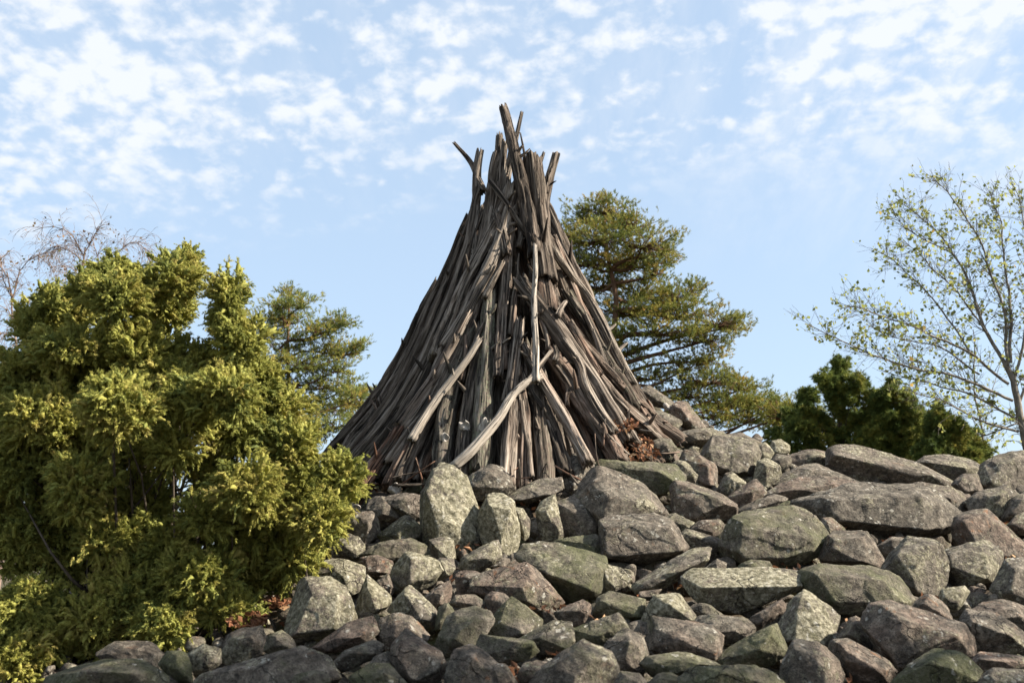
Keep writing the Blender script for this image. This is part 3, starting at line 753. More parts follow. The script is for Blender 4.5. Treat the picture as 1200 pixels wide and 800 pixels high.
GROUP_ROCK = "boulders of the stone heap"
SHRINK = 1.0
anchors = []
for idx, (label, nick, kind, outline, inner, dd, thick) in enumerate(ROCKS):
    rs = np.random.RandomState(100 + idx)
    O = np.array(outline, float)
    cx, cy = (O.min(0) + O.max(0)) / 2
    w, h = O.max(0) - O.min(0)
    Y = hit(cx, min(cy + 0.22 * h, 812)) + dd
    s = mpp(Y)
    t = (0.62 * min(w, h) + 0.22 * max(w, h)) * s * thick
    P = []
    grow = 1.07
    for j_, (x, y) in enumerate(O):
        k = (cy - y) / h                                   # +0.5 at the top
        x, y = cx + (x - cx) * grow, cy + (y - cy) * grow
        P.append(at(x, y, Y + t * (0.35 * k + rs.uniform(-0.08, 0.08))))
        if j_ % 2 == idx % 2:
            P.append(at(cx + (x - cx) * 0.80, cy + (y - cy) * 0.78 + 0.04 * h, Y + t * (0.62 + 0.3 * k)))
    if len(inner):
        for x, y in inner:
            k = (cy - y) / h
            P.append(at(x, y, Y + t * (-0.50 + 0.35 * k + rs.uniform(-0.05, 0.05))))
    else:
        m = len(O)
        for j in range(4):
            q = (O[int(j * m / 4 + rs.uniform(0, 1)) % m] - (cx, cy)) * rs.uniform(0.4, 0.65)
            P.append(at(cx + q[0], cy + q[1] - 0.05 * h, Y + t * (rs.uniform(-0.5, -0.36) - 0.3 * q[1] / h)))
    big = max(w, h)
    lv = 6 if big > 62 else 5 if big > 26 else 4
    o = add_rock(P, kind, rs, lv, "boulder" if big > 42 else "stone", label, GROUP_ROCK, "boulder" if big > 42 else "stone", 1.0, 150)
    anchors.append((cx, cy, w, h, nick))

# smaller stones of the heap that fill what is open between them
REGION = [(235, 800), (330, 752), (372, 700), (392, 640), (412, 600), (440, 585), (500, 585), (560, 592), (650, 575), (700, 556), (740, 552), (792, 520), (830, 512), (880, 522), (930, 540), (980, 552), (1200, 575), (1200, 800)]
yy_, xx_ = np.mgrid[0:800:2, 0:1200:2]
free = in_poly(xx_.ravel(), yy_.ravel(), REGION).reshape(xx_.shape)
for r_ in ROCKS:
    free &= ~in_poly(xx_.ravel(), yy_.ravel(), [((x - np.mean([q[0] for q in r_[3]])) * 1.08 + np.mean([q[0] for q in r_[3]]), (y - np.mean([q[1] for q in r_[3]])) * 1.08 + np.mean([q[1] for q in r_[3]])) for x, y in r_[3]]).reshape(xx_.shape)
cand = np.argwhere(free)
rs = np.random.RandomState(5)
rs.shuffle(cand)
picked, used_labels = [], set()
LOOK = {'g': "grey", 'm': "mossy", 'p': "pinkish", 'd': "dark", 'l': "pale lichened", 'b': "brown", 's': "white-flecked"}
for yx in cand:
    y, x = yx * 2.0
    size = rs.uniform(15, 34) * (0.75 if y < 620 else 1.0)
    if any((x - a) ** 2 + (y - b) ** 2 < (0.42 * (size + c)) ** 2 for a, b, c in picked):
        continue
    kind = rs.choice(list('ggmpdlbs'))
    cxy = min(anchors, key=lambda a: math.hypot((a[0] - x) / (a[2] + 20), (a[1] - y) / (a[3] + 20)))
    dx, dy = (x - cxy[0]) / cxy[2], (y - cxy[1]) / cxy[3]
    side = ("just right of" if dx > 0 else "just left of") if abs(dx) > abs(dy) else ("just below" if dy > 0 else "just above")
    flat = rs.uniform(0.55, 1.0)
    shape = "flat stone" if flat < 0.66 else "rounded stone" if rs.rand() < 0.5 else "angular stone"
    for sz in (("small",) if size > 22 else ("tiny", "little")):
        lab = f"{sz} {LOOK[kind]} {shape} {side} {cxy[4]}"
        if lab not in used_labels:
            break
    if lab in used_labels:
        continue
    used_labels.add(lab)
    picked.append((x, y, size))
    Y = hit(x, y) + 0.34
    r0 = size * mpp(Y) * 0.68
    c0 = at(x, y, Y)
    D = unit(rs.normal(size=(9, 3)))
    P = c0 + D * r0 * np.array((rs.uniform(0.9, 1.35), rs.uniform(0.8, 1.2), flat)) * rs.uniform(0.8, 1.05, (9, 1))
    add_rock(P, kind, rs, 4, "stone", lab, GROUP_ROCK, "stone", 1.0, 120)
    if len(picked) >= 150:
        break
print("traced boulders", len(ROCKS), "filler stones", len(picked))

# the rest of the heap, past what one could count: rubble in and under the gaps and on the flanks outside the picture
acc = Acc()
rs = np.random.RandomState(11)
dirs3, F3 = ICO[3]
n_r = 0
while n_r < 3600:
    x, y = rs.uniform(-4.6, 7.2), rs.uniform(3.2, 13.2)
    if x < -2.2 and y > 8.6:
        continue
    if math.hypot(x - 0.02, y - 11.3) < 1.9:
        continue
    r0 = rs.uniform(0.05, 0.15) if n_r < 1400 else rs.uniform(0.025, 0.07)
    z = gz(x, y) - (0.20 if n_r < 1400 else rs.uniform(0.04, 0.17))
    D = unit(rs.normal(size=(14, 3)))
    N, Dd = unit(rs.normal(size=(11, 3))), rs.uniform(0.7, 1.0, 11)
    a = np.maximum(dirs3 @ N.T / Dd, 1e-6)
    r = np.minimum(((a ** 18).sum(1)) ** (-1 / 18), 1.25)
    Vv = dirs3 * r[:, None] * r0 * rs.uniform(0.7, 1.2, 3) + np.array((x, y, z))
    acc.add(Vv, T=F3)
    n_r += 1
o = link("stone_rubble", acc.mesh("stone_rubble", M_ROCK, True), kind="stuff", label="small dark rubble filling the gaps between the boulders", category="rubble")
o.color = (.3, .35, .35, .3)


# ------------------------------------------------------------------ the cone of leaning logs
AX_Y = 11.3
ED = np.array([(60, 596, 606), (125, 580, 625), (180, 556, 656), (255, 530, 657), (340, 500, 692), (455, 440, 750), (535, 378, 802), (600, 330, 850)], float)
GROUP_LOG = "logs leaning in the cone"


def cone_at(px, py, lift=0.0, back=False):
    """point on the front of the log cone behind a pixel; lift moves it towards the outside (metres)"""
    l, r_ = np.interp(py, ED[:, 0], ED[:, 1]), np.interp(py, ED[:, 0], ED[:, 2])
    l, r_ = l + 9, r_ - 10
    c, h = (l + r_) / 2, max((r_ - l) / 2, 4)
    u = np.clip((px - c) / h, -0.999, 0.999)
    hw = h * mpp(AX_Y)
    k = math.sqrt(1 - u * u) * hw
    Y = AX_Y + (k + lift if back else -k - lift)
    return at(px, py, Y)


def log_mesh(P, r0, r1, rs, seg=30, jag=1.6, flute=0.20, stubs=2, flat=1.0):
    """a bare weathered trunk along the points P: fluted, cracked, with splintered ends and broken-off stubs"""
    C = catmull(P, 0.05)
    n = len(C)
    s = np.concatenate([[0], np.cumsum(np.linalg.norm(np.diff(C, axis=0), axis=1))])
    L = s[-1]
    wob = np.stack([fbm(np.stack([s * 1.3, s * 0 + rs.uniform(0, 50), s * 0 + k * 9.1], 1), 2) for k in range(3)], 1)
    C = C + wob * min(0.35 * (r0 + r1), 0.028)
    d = unit(np.gradient(C, axis=0))
    a = unit(np.cross(d, np.array((0.0, 1.0, 0.15))))
    b = np.cross(d, a)
    th = np.arange(seg) * 2 * math.pi / seg
    rad = r0 + (r1 - r0) * s / L
    rad = rad * (1 + 0.10 * fbm(np.stack([s * 2.2, s * 0 + rs.uniform(0, 50), s * 0], 1), 2))
    tw = rs.uniform(-0.5, 0.5)
    T = th[None, :] + (tw * s)[:, None]
    o = rs.uniform(0, 40, 3)
    q = np.stack([np.cos(T) * 1.9 + o[0], np.sin(T) * 1.9 + o[1], np.broadcast_to(s[:, None], T.shape) * 0.8 + o[2]], -1).reshape(-1, 3)
    fl = fbm(q, 3).reshape(T.shape)
    q2 = q * np.array((2.7, 2.7, 1.1)) + 13
    crack = np.abs(perlin(q2)).reshape(T.shape)
    rr = rad[:, None] * (1 + flute * 1.6 * fl - 0.30 * np.clip(0.17 - crack, 0, 1) / 0.17)
    V = C[:, None, :] + rr[:, :, None] * (a[:, None, :] * np.cos(th)[None, :, None] * 1.0 + b[:, None, :] * np.sin(th)[None, :, None] * flat)
    # splintered ends
    j0 = perlin(np.stack([np.cos(th) * 2.3 + o[0], np.sin(th) * 2.3 + o[1], th * 0 + 3.3], 1)) + 0.5 * rs.uniform(-1, 1, seg)
    j1 = perlin(np.stack([np.cos(th) * 2.3 + o[2], np.sin(th) * 2.3 + o[0], th * 0 + 7.7], 1)) + 0.6 * rs.uniform(-1, 1, seg)
    for m_ in range(min(4, n // 3)):
        f = (1 - m_ / 4.0)
        V[-1 - m_] += d[-1] * (j1 * jag * r1 * f)[:, None]
        V[m_] -= d[0] * (j0 * 0.5 * jag * r0 * f)[:, None]
    grain = np.stack([np.cos(T) * rr, np.sin(T) * rr, np.broadcast_to(s[:, None], T.shape)], -1).reshape(-1, 3)
    V = V.reshape(-1, 3)
    i = np.arange(n - 1)[:, None] * seg
    j = np.arange(seg)[None, :]
    k = (j + 1) % seg
    Q = np.stack([i + j, i + k, i + k + seg, i + j + seg], -1).reshape(-1, 4)
    e0, e1 = len(V), len(V) + 1
    V = np.vstack([V, C[0] + d[0] * r0 * 0.5, C[-1] - d[-1] * r1 * 0.9])
    grain = np.vstack([grain, (0, 0, 0), (0, 0, L)])
    jj = np.arange(seg)
    Tt = [np.stack([jj * 0 + e0, (jj + 1) % seg, jj], 1), np.stack([jj * 0 + e1, (n - 1) * seg + jj, (n - 1) * seg + (jj + 1) % seg], 1)]
    Vs, Qs, Ts, Gs, base = [V], [Q], Tt, [grain], len(V)
    for _ in range(stubs):
        m_ = rs.randint(n // 6, max(n // 6 + 1, n - 3))
        ang = rs.uniform(0, 2 * math.pi)
        out = a[m_] * math.cos(ang) + b[m_] * math.sin(ang)
        if out[1] > 0.3:
            out = -out
        dirn = unit(out + d[m_] * rs.uniform(0.2, 0.9))
        ln = rad[m_] * rs.uniform(1.0, 2.4) + 0.02
        R0 = min(rad[m_] * rs.uniform(0.2, 0.34), 0.022)
        A = Acc()
        st = C[m_] + out * rad[m_] * 0.7
        pts = np.stack([st, st + dirn * ln * 0.6, st + dirn * ln + np.array((0, 0, rs.uniform(-.01, .015)))])
        A.tube(pts, [R0 * 1.3, R0 * 0.8, R0 * 0.35], 7)
        sv = A.V[0]
        Vs.append(sv)
        Qs.append(A.Q[0] + base)
        cap = base + len(sv) - 7
        Ts.append(np.array([[cap, cap + q_, cap + q_ + 1] for q_ in range(1, 6)]))
        Gs.append(np.stack([np.tile(np.cos(np.arange(7)) * R0, 3), np.tile(np.sin(np.arange(7)) * R0, 3), np.repeat([0, .05, .1], 7)], 1))
        base += len(sv)
    return np.vstack(Vs), [np.vstack(Ts), np.vstack(Qs)], np.vstack(Gs)


def add_log(pts3, r0, r1, tone, label, rs, name="log", category="log", **kw):
    V, F, G = log_mesh(pts3, r0, r1, rs, **kw)
    c = np.asarray(pts3[0])
    me = np_mesh(name, V - c, F, M_WOOD, True, vec=G)
    o = link(name, me, c, label=label, category=category, group=GROUP_LOG)
    o.color = (*tone, 1.0)
    return o


LOGS = []


def lg(label, pts, w0, w1, lift=0.0, tone=(.3, 0, 0), name="log", lifts=None, **kw):
    LOGS.append((label, pts, w0, w1, lift, tone, name, lifts, kw))


DK, MD, PL, BW = (.10, .05, .05), (.38, .05, .03), (.85, .05, 0), (.25, .45, 0)  # tones also carry light: dark for the shaded flank, pale for sunlit logs
# left flank, from its outline inwards
lg("short outermost log on the left edge of the cone, top broken off", [(376,543),(442,450),(504,328)], 17, 7, 0.0, DK)
lg("long dark log second in from the cone's left edge", [(386,547),(454,447),(514,316),(541,252)], 18, 7, 0.02, (.22,.05,0))
lg("dark log ending in a bare spike on the cone's left shoulder", [(396,548),(468,443),(530,295),(553,222)], 18, 11, 0.06, DK)
lg("long grey log third in from the left, splintered thin top", [(404,550),(478,447),(540,292),(561,178)], 19, 12, 0.08, (.33,.05,0))
lg("dark long log running under the broad splintered left top", [(417,556),(492,445),(551,300),(572,210)], 20, 14, 0.03, DK)
lg("broad grey log with splintered top on the left of the apex", [(428,560),(500,455),(556,300),(580,186)], 24, 20, 0.08, (.42,.08,0), flute=.24)
lg("dark ridged log in the middle of the left flank", [(444,562),(512,450),(566,310),(588,205)], 22, 15, 0.05, (.18,.05,0), flute=.22)
lg("tall grey log whose pointed top stands left of the forked top", [(455,545),(520,440),(572,300),(585,158)], 20, 11, 0.10, (.40,.08,0))
lg("grey log with hooked tip just left of the tall forked trunk", [(500,455),(545,345),(580,240),(592,165)], 19, 9, 0.14, (.50,.08,0))
lg("shaggy sunlit log peeling into strips near the apex", [(505,420),(545,330),(585,250),(598,215)], 22, 18, 0.18, (.72,.08,0), flute=.3)
lg("sunlit cracked log slanting down the centre of the left flank", [(516,408),(545,360),(573,303),(597,246)], 21, 16, 0.20, (.74,.06,0), flute=.22)
lg("sunlit weathered log reaching down to the reddish burnt log", [(467,500),(500,450),(523,412),(548,368)], 18, 13, 0.20, (.70,.15,0), flute=.22)
lg("reddish burnt log at the lower left foot of the cone", [(414,585),(438,546),(464,505)], 22, 17, 0.22, (.25,.55,0), flute=.26)
lg("straight pale pole with a hooked side stub", [(480,517),(512,465),(540,427),(560,396)], 12, 9, 0.26, (.95,.0,0), name="pole", stubs=1)
lg("dark log behind the straight pale pole", [(466,566),(500,492),(545,402)], 21, 16, 0.08, DK)
lg("second dark log right of the reddish burnt log's foot", [(452,572),(476,528),(512,470)], 17, 14, 0.10, (.2,.35,0))
lg("dark smooth broad log above the charred splinters", [(512,552),(525,470),(552,385)], 30, 24, 0.06, (.14,.0,.3))
lg("slim dark log left of the greenish upright log", [(538,552),(548,470),(562,380)], 22, 14, 0.10, (.16,.05,.1))
lg("broad upright greenish log at the centre left", [(562,540),(566,450),(573,345)], 30, 22, 0.14, (.36,.0,.75), flute=.10)
lg("brown splintered plank hanging between the two upright logs", [(582,440),(587,380),(593,310),(597,262)], 15, 12, 0.20, (.58,.18,0), name="plank", flat=.5)
lg("thin sunlit split stick crossing above the brown plank", [(566,350),(580,318),(587,306)], 9, 6, 0.28, (.85,.05,0), name="stick", stubs=0)
lg("pale flat-sided log standing upright beside the curved branch", [(593,556),(600,470),(610,375)], 25, 14, 0.22, (.78,.12,0), flute=.14)
lg("brown rough log just right of the pale flat-sided log", [(614,560),(614,500),(607,430)], 22, 18, 0.10, (.45,.25,0), flute=.26)
lg("thin split lath hanging right of the brown rough log", [(623,560),(619,520),(612,470)], 8, 6, 0.20, (.6,.1,0), name="lath", stubs=0)
lg("dark upright log under the curved pale branch", [(640,566),(634,495),(622,405)], 27, 22, 0.04, (.14,.1,.2))
lg("dark log left of the debarked pinkish log", [(664,556),(648,500),(632,452)], 20, 16, 0.06, DK)
lg("curved pale bare branch propped across the cone's front", [(530,549),(556,523),(582,492),(600,463),(617,447),(634,440)], 15, 10, 0.36, (.98,.0,0), name="branch", stubs=0, flute=.10, lifts=[.25,.34,.38,.4,.4,.38])
lg("forked twig end rising from the curved pale branch", [(617,449),(632,431),(648,411)], 9, 5, 0.40, (.8,.05,0), name="branch", stubs=1)
lg("slim straight white pole standing upright at the cone's centre", [(630,448),(628,390),(631,287)], 10, 7, 0.42, (1.0,.0,0), name="pole", stubs=3, flute=.06)
lg("debarked pinkish-grey log leaning on the white-patched boulder", [(692,546),(664,492),(640,452),(614,404)], 19, 14, 0.26, (.9,.22,0), flute=.10)
# right flank
lg("thick grey log slanting down right from the white pole", [(738,520),(694,440),(660,392),(612,330)], 26, 24, 0.24, (.45,.05,0), flute=.12)
lg("thick bark-rough log with its foot beside the leaf litter", [(730,548),(690,482),(645,412)], 30, 24, 0.14, (.26,.25,0), flute=.26)
lg("sinuous bare grey root-like log on the right flank", [(722,508),(700,476),(688,447),(682,424),(664,400)], 15, 11, 0.34, (.68,.05,0), flute=.16, stubs=1)
lg("dark log behind the sinuous grey one", [(758,540),(716,480),(668,405)], 22, 18, 0.12, DK)
lg("long smooth grey pole outlining the cone's right edge", [(748,452),(722,402),(690,345),(662,302),(645,272)], 17, 10, 0.10, (.78,.0,0), name="pole", flute=.08)
lg("thin pointed log behind the right-edge pole, tip leaning left", [(738,440),(704,372),(676,315),(657,276)], 11, 6, -0.10, (.66,.1,0))
lg("lowest long dark log reaching the ridge stones on the right", [(800,518),(758,482),(712,432),(672,384)], 21, 15, 0.10, (.32,.15,0), flute=.2)
lg("rough log just above the rust-red leaf litter", [(780,520),(736,482),(700,436),(660,372)], 21, 17, 0.16, (.38,.2,0), flute=.22)
lg("fresh pinkish-brown plank on the right flank", [(708,440),(690,408),(671,377)], 14, 9, 0.30, (.75,.42,0), name="plank", flat=.5, stubs=0)
lg("short grey stick beside the pinkish-brown plank", [(714,424),(702,394),(690,369)], 9, 6, 0.20, (.6,.05,0), name="stick")
lg("dark mossy log between plank and right-edge pole", [(745,478),(708,410),(668,345)], 20, 16, 0.02, (.18,.05,.3))
lg("hooked broken stub sticking up from the right flank", [(655,372),(660,362),(666,354)], 11, 6, 0.36, (.7,.1,0), name="stub", stubs=0)
lg("short splinter jutting out near the forked twig", [(652,424),(655,414),(652,405)], 9, 5, 0.36, (.5,.1,0), name="splinter", stubs=0)
# the top
lg("tall dark trunk with a forked crown topping the cone", [(632,300),(619,240),(604,182),(589,127)], 23, 14, 0.30, (.12,.06,0), jag=1.2, flute=.18)
lg("thin pointed sunlit pole rising behind the tall forked trunk", [(574,290),(592,214),(611,133)], 11, 5, -0.05, (.72,.05,0), name="pole", stubs=2)
lg("thick dark stump with a jagged flat top right of the apex", [(641,330),(636,262),(624,184)], 33, 27, 0.26, (.10,.05,0), jag=.8, flute=.20)
lg("needle-thin spike rising from the jagged stump", [(619,196),(614,176),(610,156)], 4, 2, 0.24, (.15,.05,0), name="spike", stubs=0)
lg("leaning dark trunk on the top right with a rounded tip", [(646,282),(645,232),(653,180)], 17, 12, 0.12, (.30,.08,0), jag=.5)
lg("short broken prong beside the leaning dark trunk", [(648,228),(651,210),(655,196)], 8, 5, 0.16, (.22,.05,0), name="prong", stubs=2)
lg("slim broken prong between stump and leaning trunk", [(632,222),(636,198),(638,179)], 8, 4, 0.06, (.25,.05,0), name="prong", stubs=2)
lg("thin dark splinter on the right outline below the top", [(648,282),(648,255),(650,234)], 9, 4, 0.0, (.15,.1,0), name="splinter", stubs=0)
lg("bare spike pointing up left from the left shoulder", [(560,224),(547,193),(530,167)], 12, 5, 0.05, (.35,.05,0), name="spike", stubs=0)
lg("dark thin stick crossing diagonally below the apex", [(570,212),(596,243),(622,276)], 8, 7, 0.26, (.10,.05,0), name="stick", stubs=1)
lg("wide dark bark slab hanging under the jagged stump", [(640,372),(640,320),(632,266)], 40, 26, 0.16, (.12,.22,0), flute=.30)
# lg("slanted dark log inside the hollow below the apex", [(655,400),(620,330),(606,262)], 20, 14, 0.05, (.08,.05,0))
lg("grey log leaning left below the crossing stick", [(560,345),(586,285),(604,222)], 17, 12, 0.16, (.45,.1,0), flute=.2)
lg("small yellowish broken log under the apex", [(592,300),(586,272),(578,250)], 14, 10, 0.22, (.7,.2,0))

for idx, (label, pts, w0, w1, lift, tone, name, lifts, kw) in enumerate(LOGS):
    rs = np.random.RandomState(500 + idx)
    if pts[0][1] > 538 and name == 'log' and 500 < pts[0][0] < 700 and 'debarked' not in label:
        pts = [(pts[0][0], pts[0][1] + 16)] + pts[1:]                # the foot stands in the stones
    pts = [(x + 8 * np.clip((604 - x) / (50 if y < 330 else 150), -1, 1) * (0.3 if y > 460 else 0.9 if 185 < y else 0.2), y) for x, y in pts]   # axes lie inside the outline
    P3 = [cone_at(x, y, (lifts[i] if lifts else lift)) for i, (x, y) in enumerate(pts)]
    s = mpp(P3[0][1]) * 0.5 * 0.9
    add_log(P3, w0 * s, w1 * s, tone, label, rs, name, "log" if name in ("log",) else name, **kw)

# logs of the inner layer and the far side
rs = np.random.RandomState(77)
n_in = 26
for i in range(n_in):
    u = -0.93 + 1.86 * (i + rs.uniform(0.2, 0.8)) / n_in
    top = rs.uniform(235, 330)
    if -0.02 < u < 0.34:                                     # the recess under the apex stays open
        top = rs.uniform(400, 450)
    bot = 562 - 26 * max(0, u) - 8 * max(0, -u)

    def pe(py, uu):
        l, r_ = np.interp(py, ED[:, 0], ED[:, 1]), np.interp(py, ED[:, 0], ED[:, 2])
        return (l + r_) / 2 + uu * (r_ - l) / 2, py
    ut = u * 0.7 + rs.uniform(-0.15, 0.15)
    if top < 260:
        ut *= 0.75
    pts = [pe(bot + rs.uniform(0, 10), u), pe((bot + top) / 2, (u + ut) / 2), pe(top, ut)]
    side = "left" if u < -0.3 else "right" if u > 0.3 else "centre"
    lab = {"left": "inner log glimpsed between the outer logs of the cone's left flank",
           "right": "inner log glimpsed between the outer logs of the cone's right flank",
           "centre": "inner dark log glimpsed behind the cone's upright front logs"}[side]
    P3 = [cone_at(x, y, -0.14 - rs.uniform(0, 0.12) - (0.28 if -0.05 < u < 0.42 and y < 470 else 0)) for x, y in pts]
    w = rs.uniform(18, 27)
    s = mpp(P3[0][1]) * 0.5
    t = rs.uniform(.04, .28)  # low tones paint the shade between the outer logs into the wood
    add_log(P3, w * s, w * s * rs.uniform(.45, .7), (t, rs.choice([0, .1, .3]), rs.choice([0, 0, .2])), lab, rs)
n_bk = 16
for i in range(n_bk):
    u = -0.95 + 1.9 * (i + 0.5) / n_bk
    top = rs.uniform(235, 300)
    pts = [(600 + u * 205, 540), (602 + u * 120, 400), (604 + u * 38, top)]
    P3 = [cone_at(x, y, -0.05, back=True) for x, y in pts]
    w = rs.uniform(24, 34)
    s = mpp(P3[0][1]) * 0.5
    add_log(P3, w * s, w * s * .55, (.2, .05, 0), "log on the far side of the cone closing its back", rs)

for i in range(34):
    py = rs.uniform(230, 500)
    l, r_ = np.interp(py, ED[:, 0], ED[:, 1]), np.interp(py, ED[:, 0], ED[:, 2])
    u = rs.uniform(-.6, .85)
    px = (l + r_) / 2 + u * (r_ - l) / 2
    ln = rs.uniform(25, 75)
    le, re_ = np.interp(py - ln, ED[:, 0], ED[:, 1]), np.interp(py - ln, ED[:, 0], ED[:, 2])
    px2 = (le + re_) / 2 + (u * .9 + rs.uniform(-.12, .12)) * (re_ - le) / 2
    P3 = [cone_at(px, py, .16), cone_at((px + px2) / 2 + rs.uniform(-3, 3), py - ln / 2, .19), cone_at(px2, py - ln, .17)]
    s = mpp(P3[0][1]) * 0.5
    w = rs.uniform(4, 8)
    add_log(P3, w * s, w * s * .6, (rs.uniform(.15, .8), rs.choice([0, .2]), 0), "thin broken stick lodged loosely among the big logs of the cone", rs, "stick", "stick", seg=12, stubs=1)

for i in range(30):
    x, y = [(rs.uniform(425, 520), rs.uniform(545, 582)), (rs.uniform(560, 720), rs.uniform(540, 566)), (rs.uniform(700, 800), rs.uniform(480, 545))][i % 3]
    Y = min(hit(x, y), cone_at(x, y)[1]) - rs.uniform(.12, .34)
    c = at(x, y, Y)
    v = unit(np.array((rs.uniform(-1, 1), rs.uniform(-.4, .4), rs.uniform(-.25, .7))))
    L = rs.uniform(.08, .26)
    w = rs.uniform(.006, .017)
    add_log([c - v * L, c + rs.normal(0, .012, 3), c + v * L], w, w * .6, (rs.uniform(.1, .8), rs.choice([0, .3, .6]), 0), "short broken stick lying in the debris at the feet of the logs", rs, "broken_stick", "stick", seg=10, stubs=0)


# ------------------------------------------------------------------ litter round the foot of the logs
def leaf_patch(spots, rs):
    acc = Acc()
    for (px, py, rx, ry, n, dlift) in spots:
        for _ in range(n):
            a, q = rs.uniform(0, 2 * math.pi), math.sqrt(rs.uniform(0, 1))
            x, y = px + rx * q * math.cos(a), py + ry * q * math.sin(a)
            p = at(x, y, (min(hit(px, py), cone_at(px, py)[1]) + dlift if 690 < px < 770 else hit(px, py) + dlift) - (y - py) * 0.012)
            sz = rs.uniform(0.018, 0.04)
            n_ = unit(rs.normal(size=3) + np.array((0, -0.4, 0.9)))
            e = unit(np.cross(n_, rs.normal(size=3)))
            f = np.cross(n_, e)
            curl = n_ * sz * rs.uniform(-.4, .5)
            V = np.array([p - e * sz, p - f * sz * .55 + curl, p + e * sz * 1.2, p + f * sz * .55 + curl])
            acc.add(V, T=[(0, 1, 2), (0, 2, 3)], tint=rs.uniform(0.1, 1.0))
    return acc


rs = np.random.RandomState(31)
acc = leaf_patch([(718, 497, 30, 10, 130, -0.30), (742, 524, 24, 16, 150, -0.32), (760, 532, 14, 8, 60, -0.2), (645, 556, 12, 8, 50, -0.2), (440, 566, 14, 10, 50, -0.3),
                  (620, 500, 20, 16, 60, -.3), (470, 545, 22, 12, 60, -.2), (290, 726, 26, 10, 70, -.2), (325, 705, 16, 8, 40, -.2)] + [(rs.uniform(300, 1180), rs.uniform(585, 795), 22, 8, 7, .02) for _ in range(80)], rs)
link("fallen_leaves", acc.mesh("fallen_leaves", M_DRY), kind="stuff", label="rust-red fallen leaves lying around the feet of the logs", category="leaves")


def scrap(px, py, Y, w, h, label, rs, mat=M_BARK_WHITE, bend=0.28):
    """a curled piece of bark with real thickness"""
    c = at(px, py, Y)
    s = mpp(Y)
    n, m_ = 9, 7
    uu, vv = np.meshgrid(np.linspace(-1, 1, n), np.linspace(-1, 1, m_))
    x = uu * w * s / 2 * (1 + 0.25 * np.sin(vv * 3 + rs.uniform(0, 6)))
    z = vv * h * s / 2 * (1 + 0.25 * np.sin(uu * 2.5 + rs.uniform(0, 6)))
    y = bend * (uu ** 2) * w * s / 2 + 0.15 * w * s * np.sin(vv * 2 + uu * 3)
    a = rs.uniform(-.6, .6)
    X, Z = x * math.cos(a) - z * math.sin(a), x * math.sin(a) + z * math.cos(a)
    top = np.stack([X, y - Z * .4, Z], -1).reshape(-1, 3)
    V = np.vstack([top, top + np.array((0, 0.006, 0.002))])
    i = (np.arange(m_ - 1)[:, None] * n + np.arange(n - 1)[None, :]).ravel()
    Q = np.stack([i, i + 1, i + n + 1, i + n], 1)
    k = n * m_
    Qb = Q[:, ::-1] + k
    rim = [j for j in range(n)] + [n * r + n - 1 for r in range(1, m_)] + [n * (m_ - 1) + j for j in range(n - 2, -1, -1)] + [n * r for r in range(m_ - 2, 0, -1)]
    Qr = np.array([(rim[j], rim[j - 1], rim[j - 1] + k, rim[j] + k) for j in range(len(rim))])
    link("bark_scrap", np_mesh("bark_scrap", V, np.vstack([Q, Qb, Qr]), mat, True), c, label=label, category="bark scrap", group="white bark scraps among logs and stones")


rs = np.random.RandomState(41)
yb = hit(462, 580)
scrap(462, 573, yb - .25, 13, 11, "curled white bark scrap between burnt log and tall pale slab", rs)
scrap(414, 597, hit(414, 600) - .2, 14, 9, "small white bark scrap at the juniper's right tip", rs)
scrap(545, 500, cone_at(545, 500)[1] - .22, 10, 13, "white bark flake on the dark log left of the greenish log", rs)
scrap(567, 499, cone_at(567, 499)[1] - .34, 9, 16, "white bark flake above the curved branch, right of another flake", rs)
scrap(521, 513, cone_at(521, 513)[1] - .25, 9, 10, "pale bark flake low on the dark smooth broad log", rs)
scrap(785, 478, hit(785, 482) - .1, 14, 8, "pale wood chip on the ridge left of the pinkish boulder", rs)
scrap(756, 545, hit(756, 548) - .2, 10, 6, "orange-brown bark chip beside the dark green oval stone", rs, M_BARK_PINE)

# bundle of charred splinters
acc = Acc()
Yc = hit(490, 560) - .15
for k in range(26):
    x, y = rs.uniform(462, 505), rs.uniform(538, 562)
    p = at(x, y, Yc + rs.uniform(-.05, .12))
    dv = unit(np.array((1.0, rs.uniform(-.4, .3), rs.uniform(-.5, .35))))
    L = rs.uniform(.06, .2)
    acc.tube(np.stack([p - dv * L, p + rs.normal(0, .008, 3), p + dv * L]), [.004, rs.uniform(.010, .018), .003], 6)
link("charred_splinters", acc.mesh("charred_splinters", M_CHAR, True), label="heap of charred grey splinters behind the tall pale slab", category="splinters")


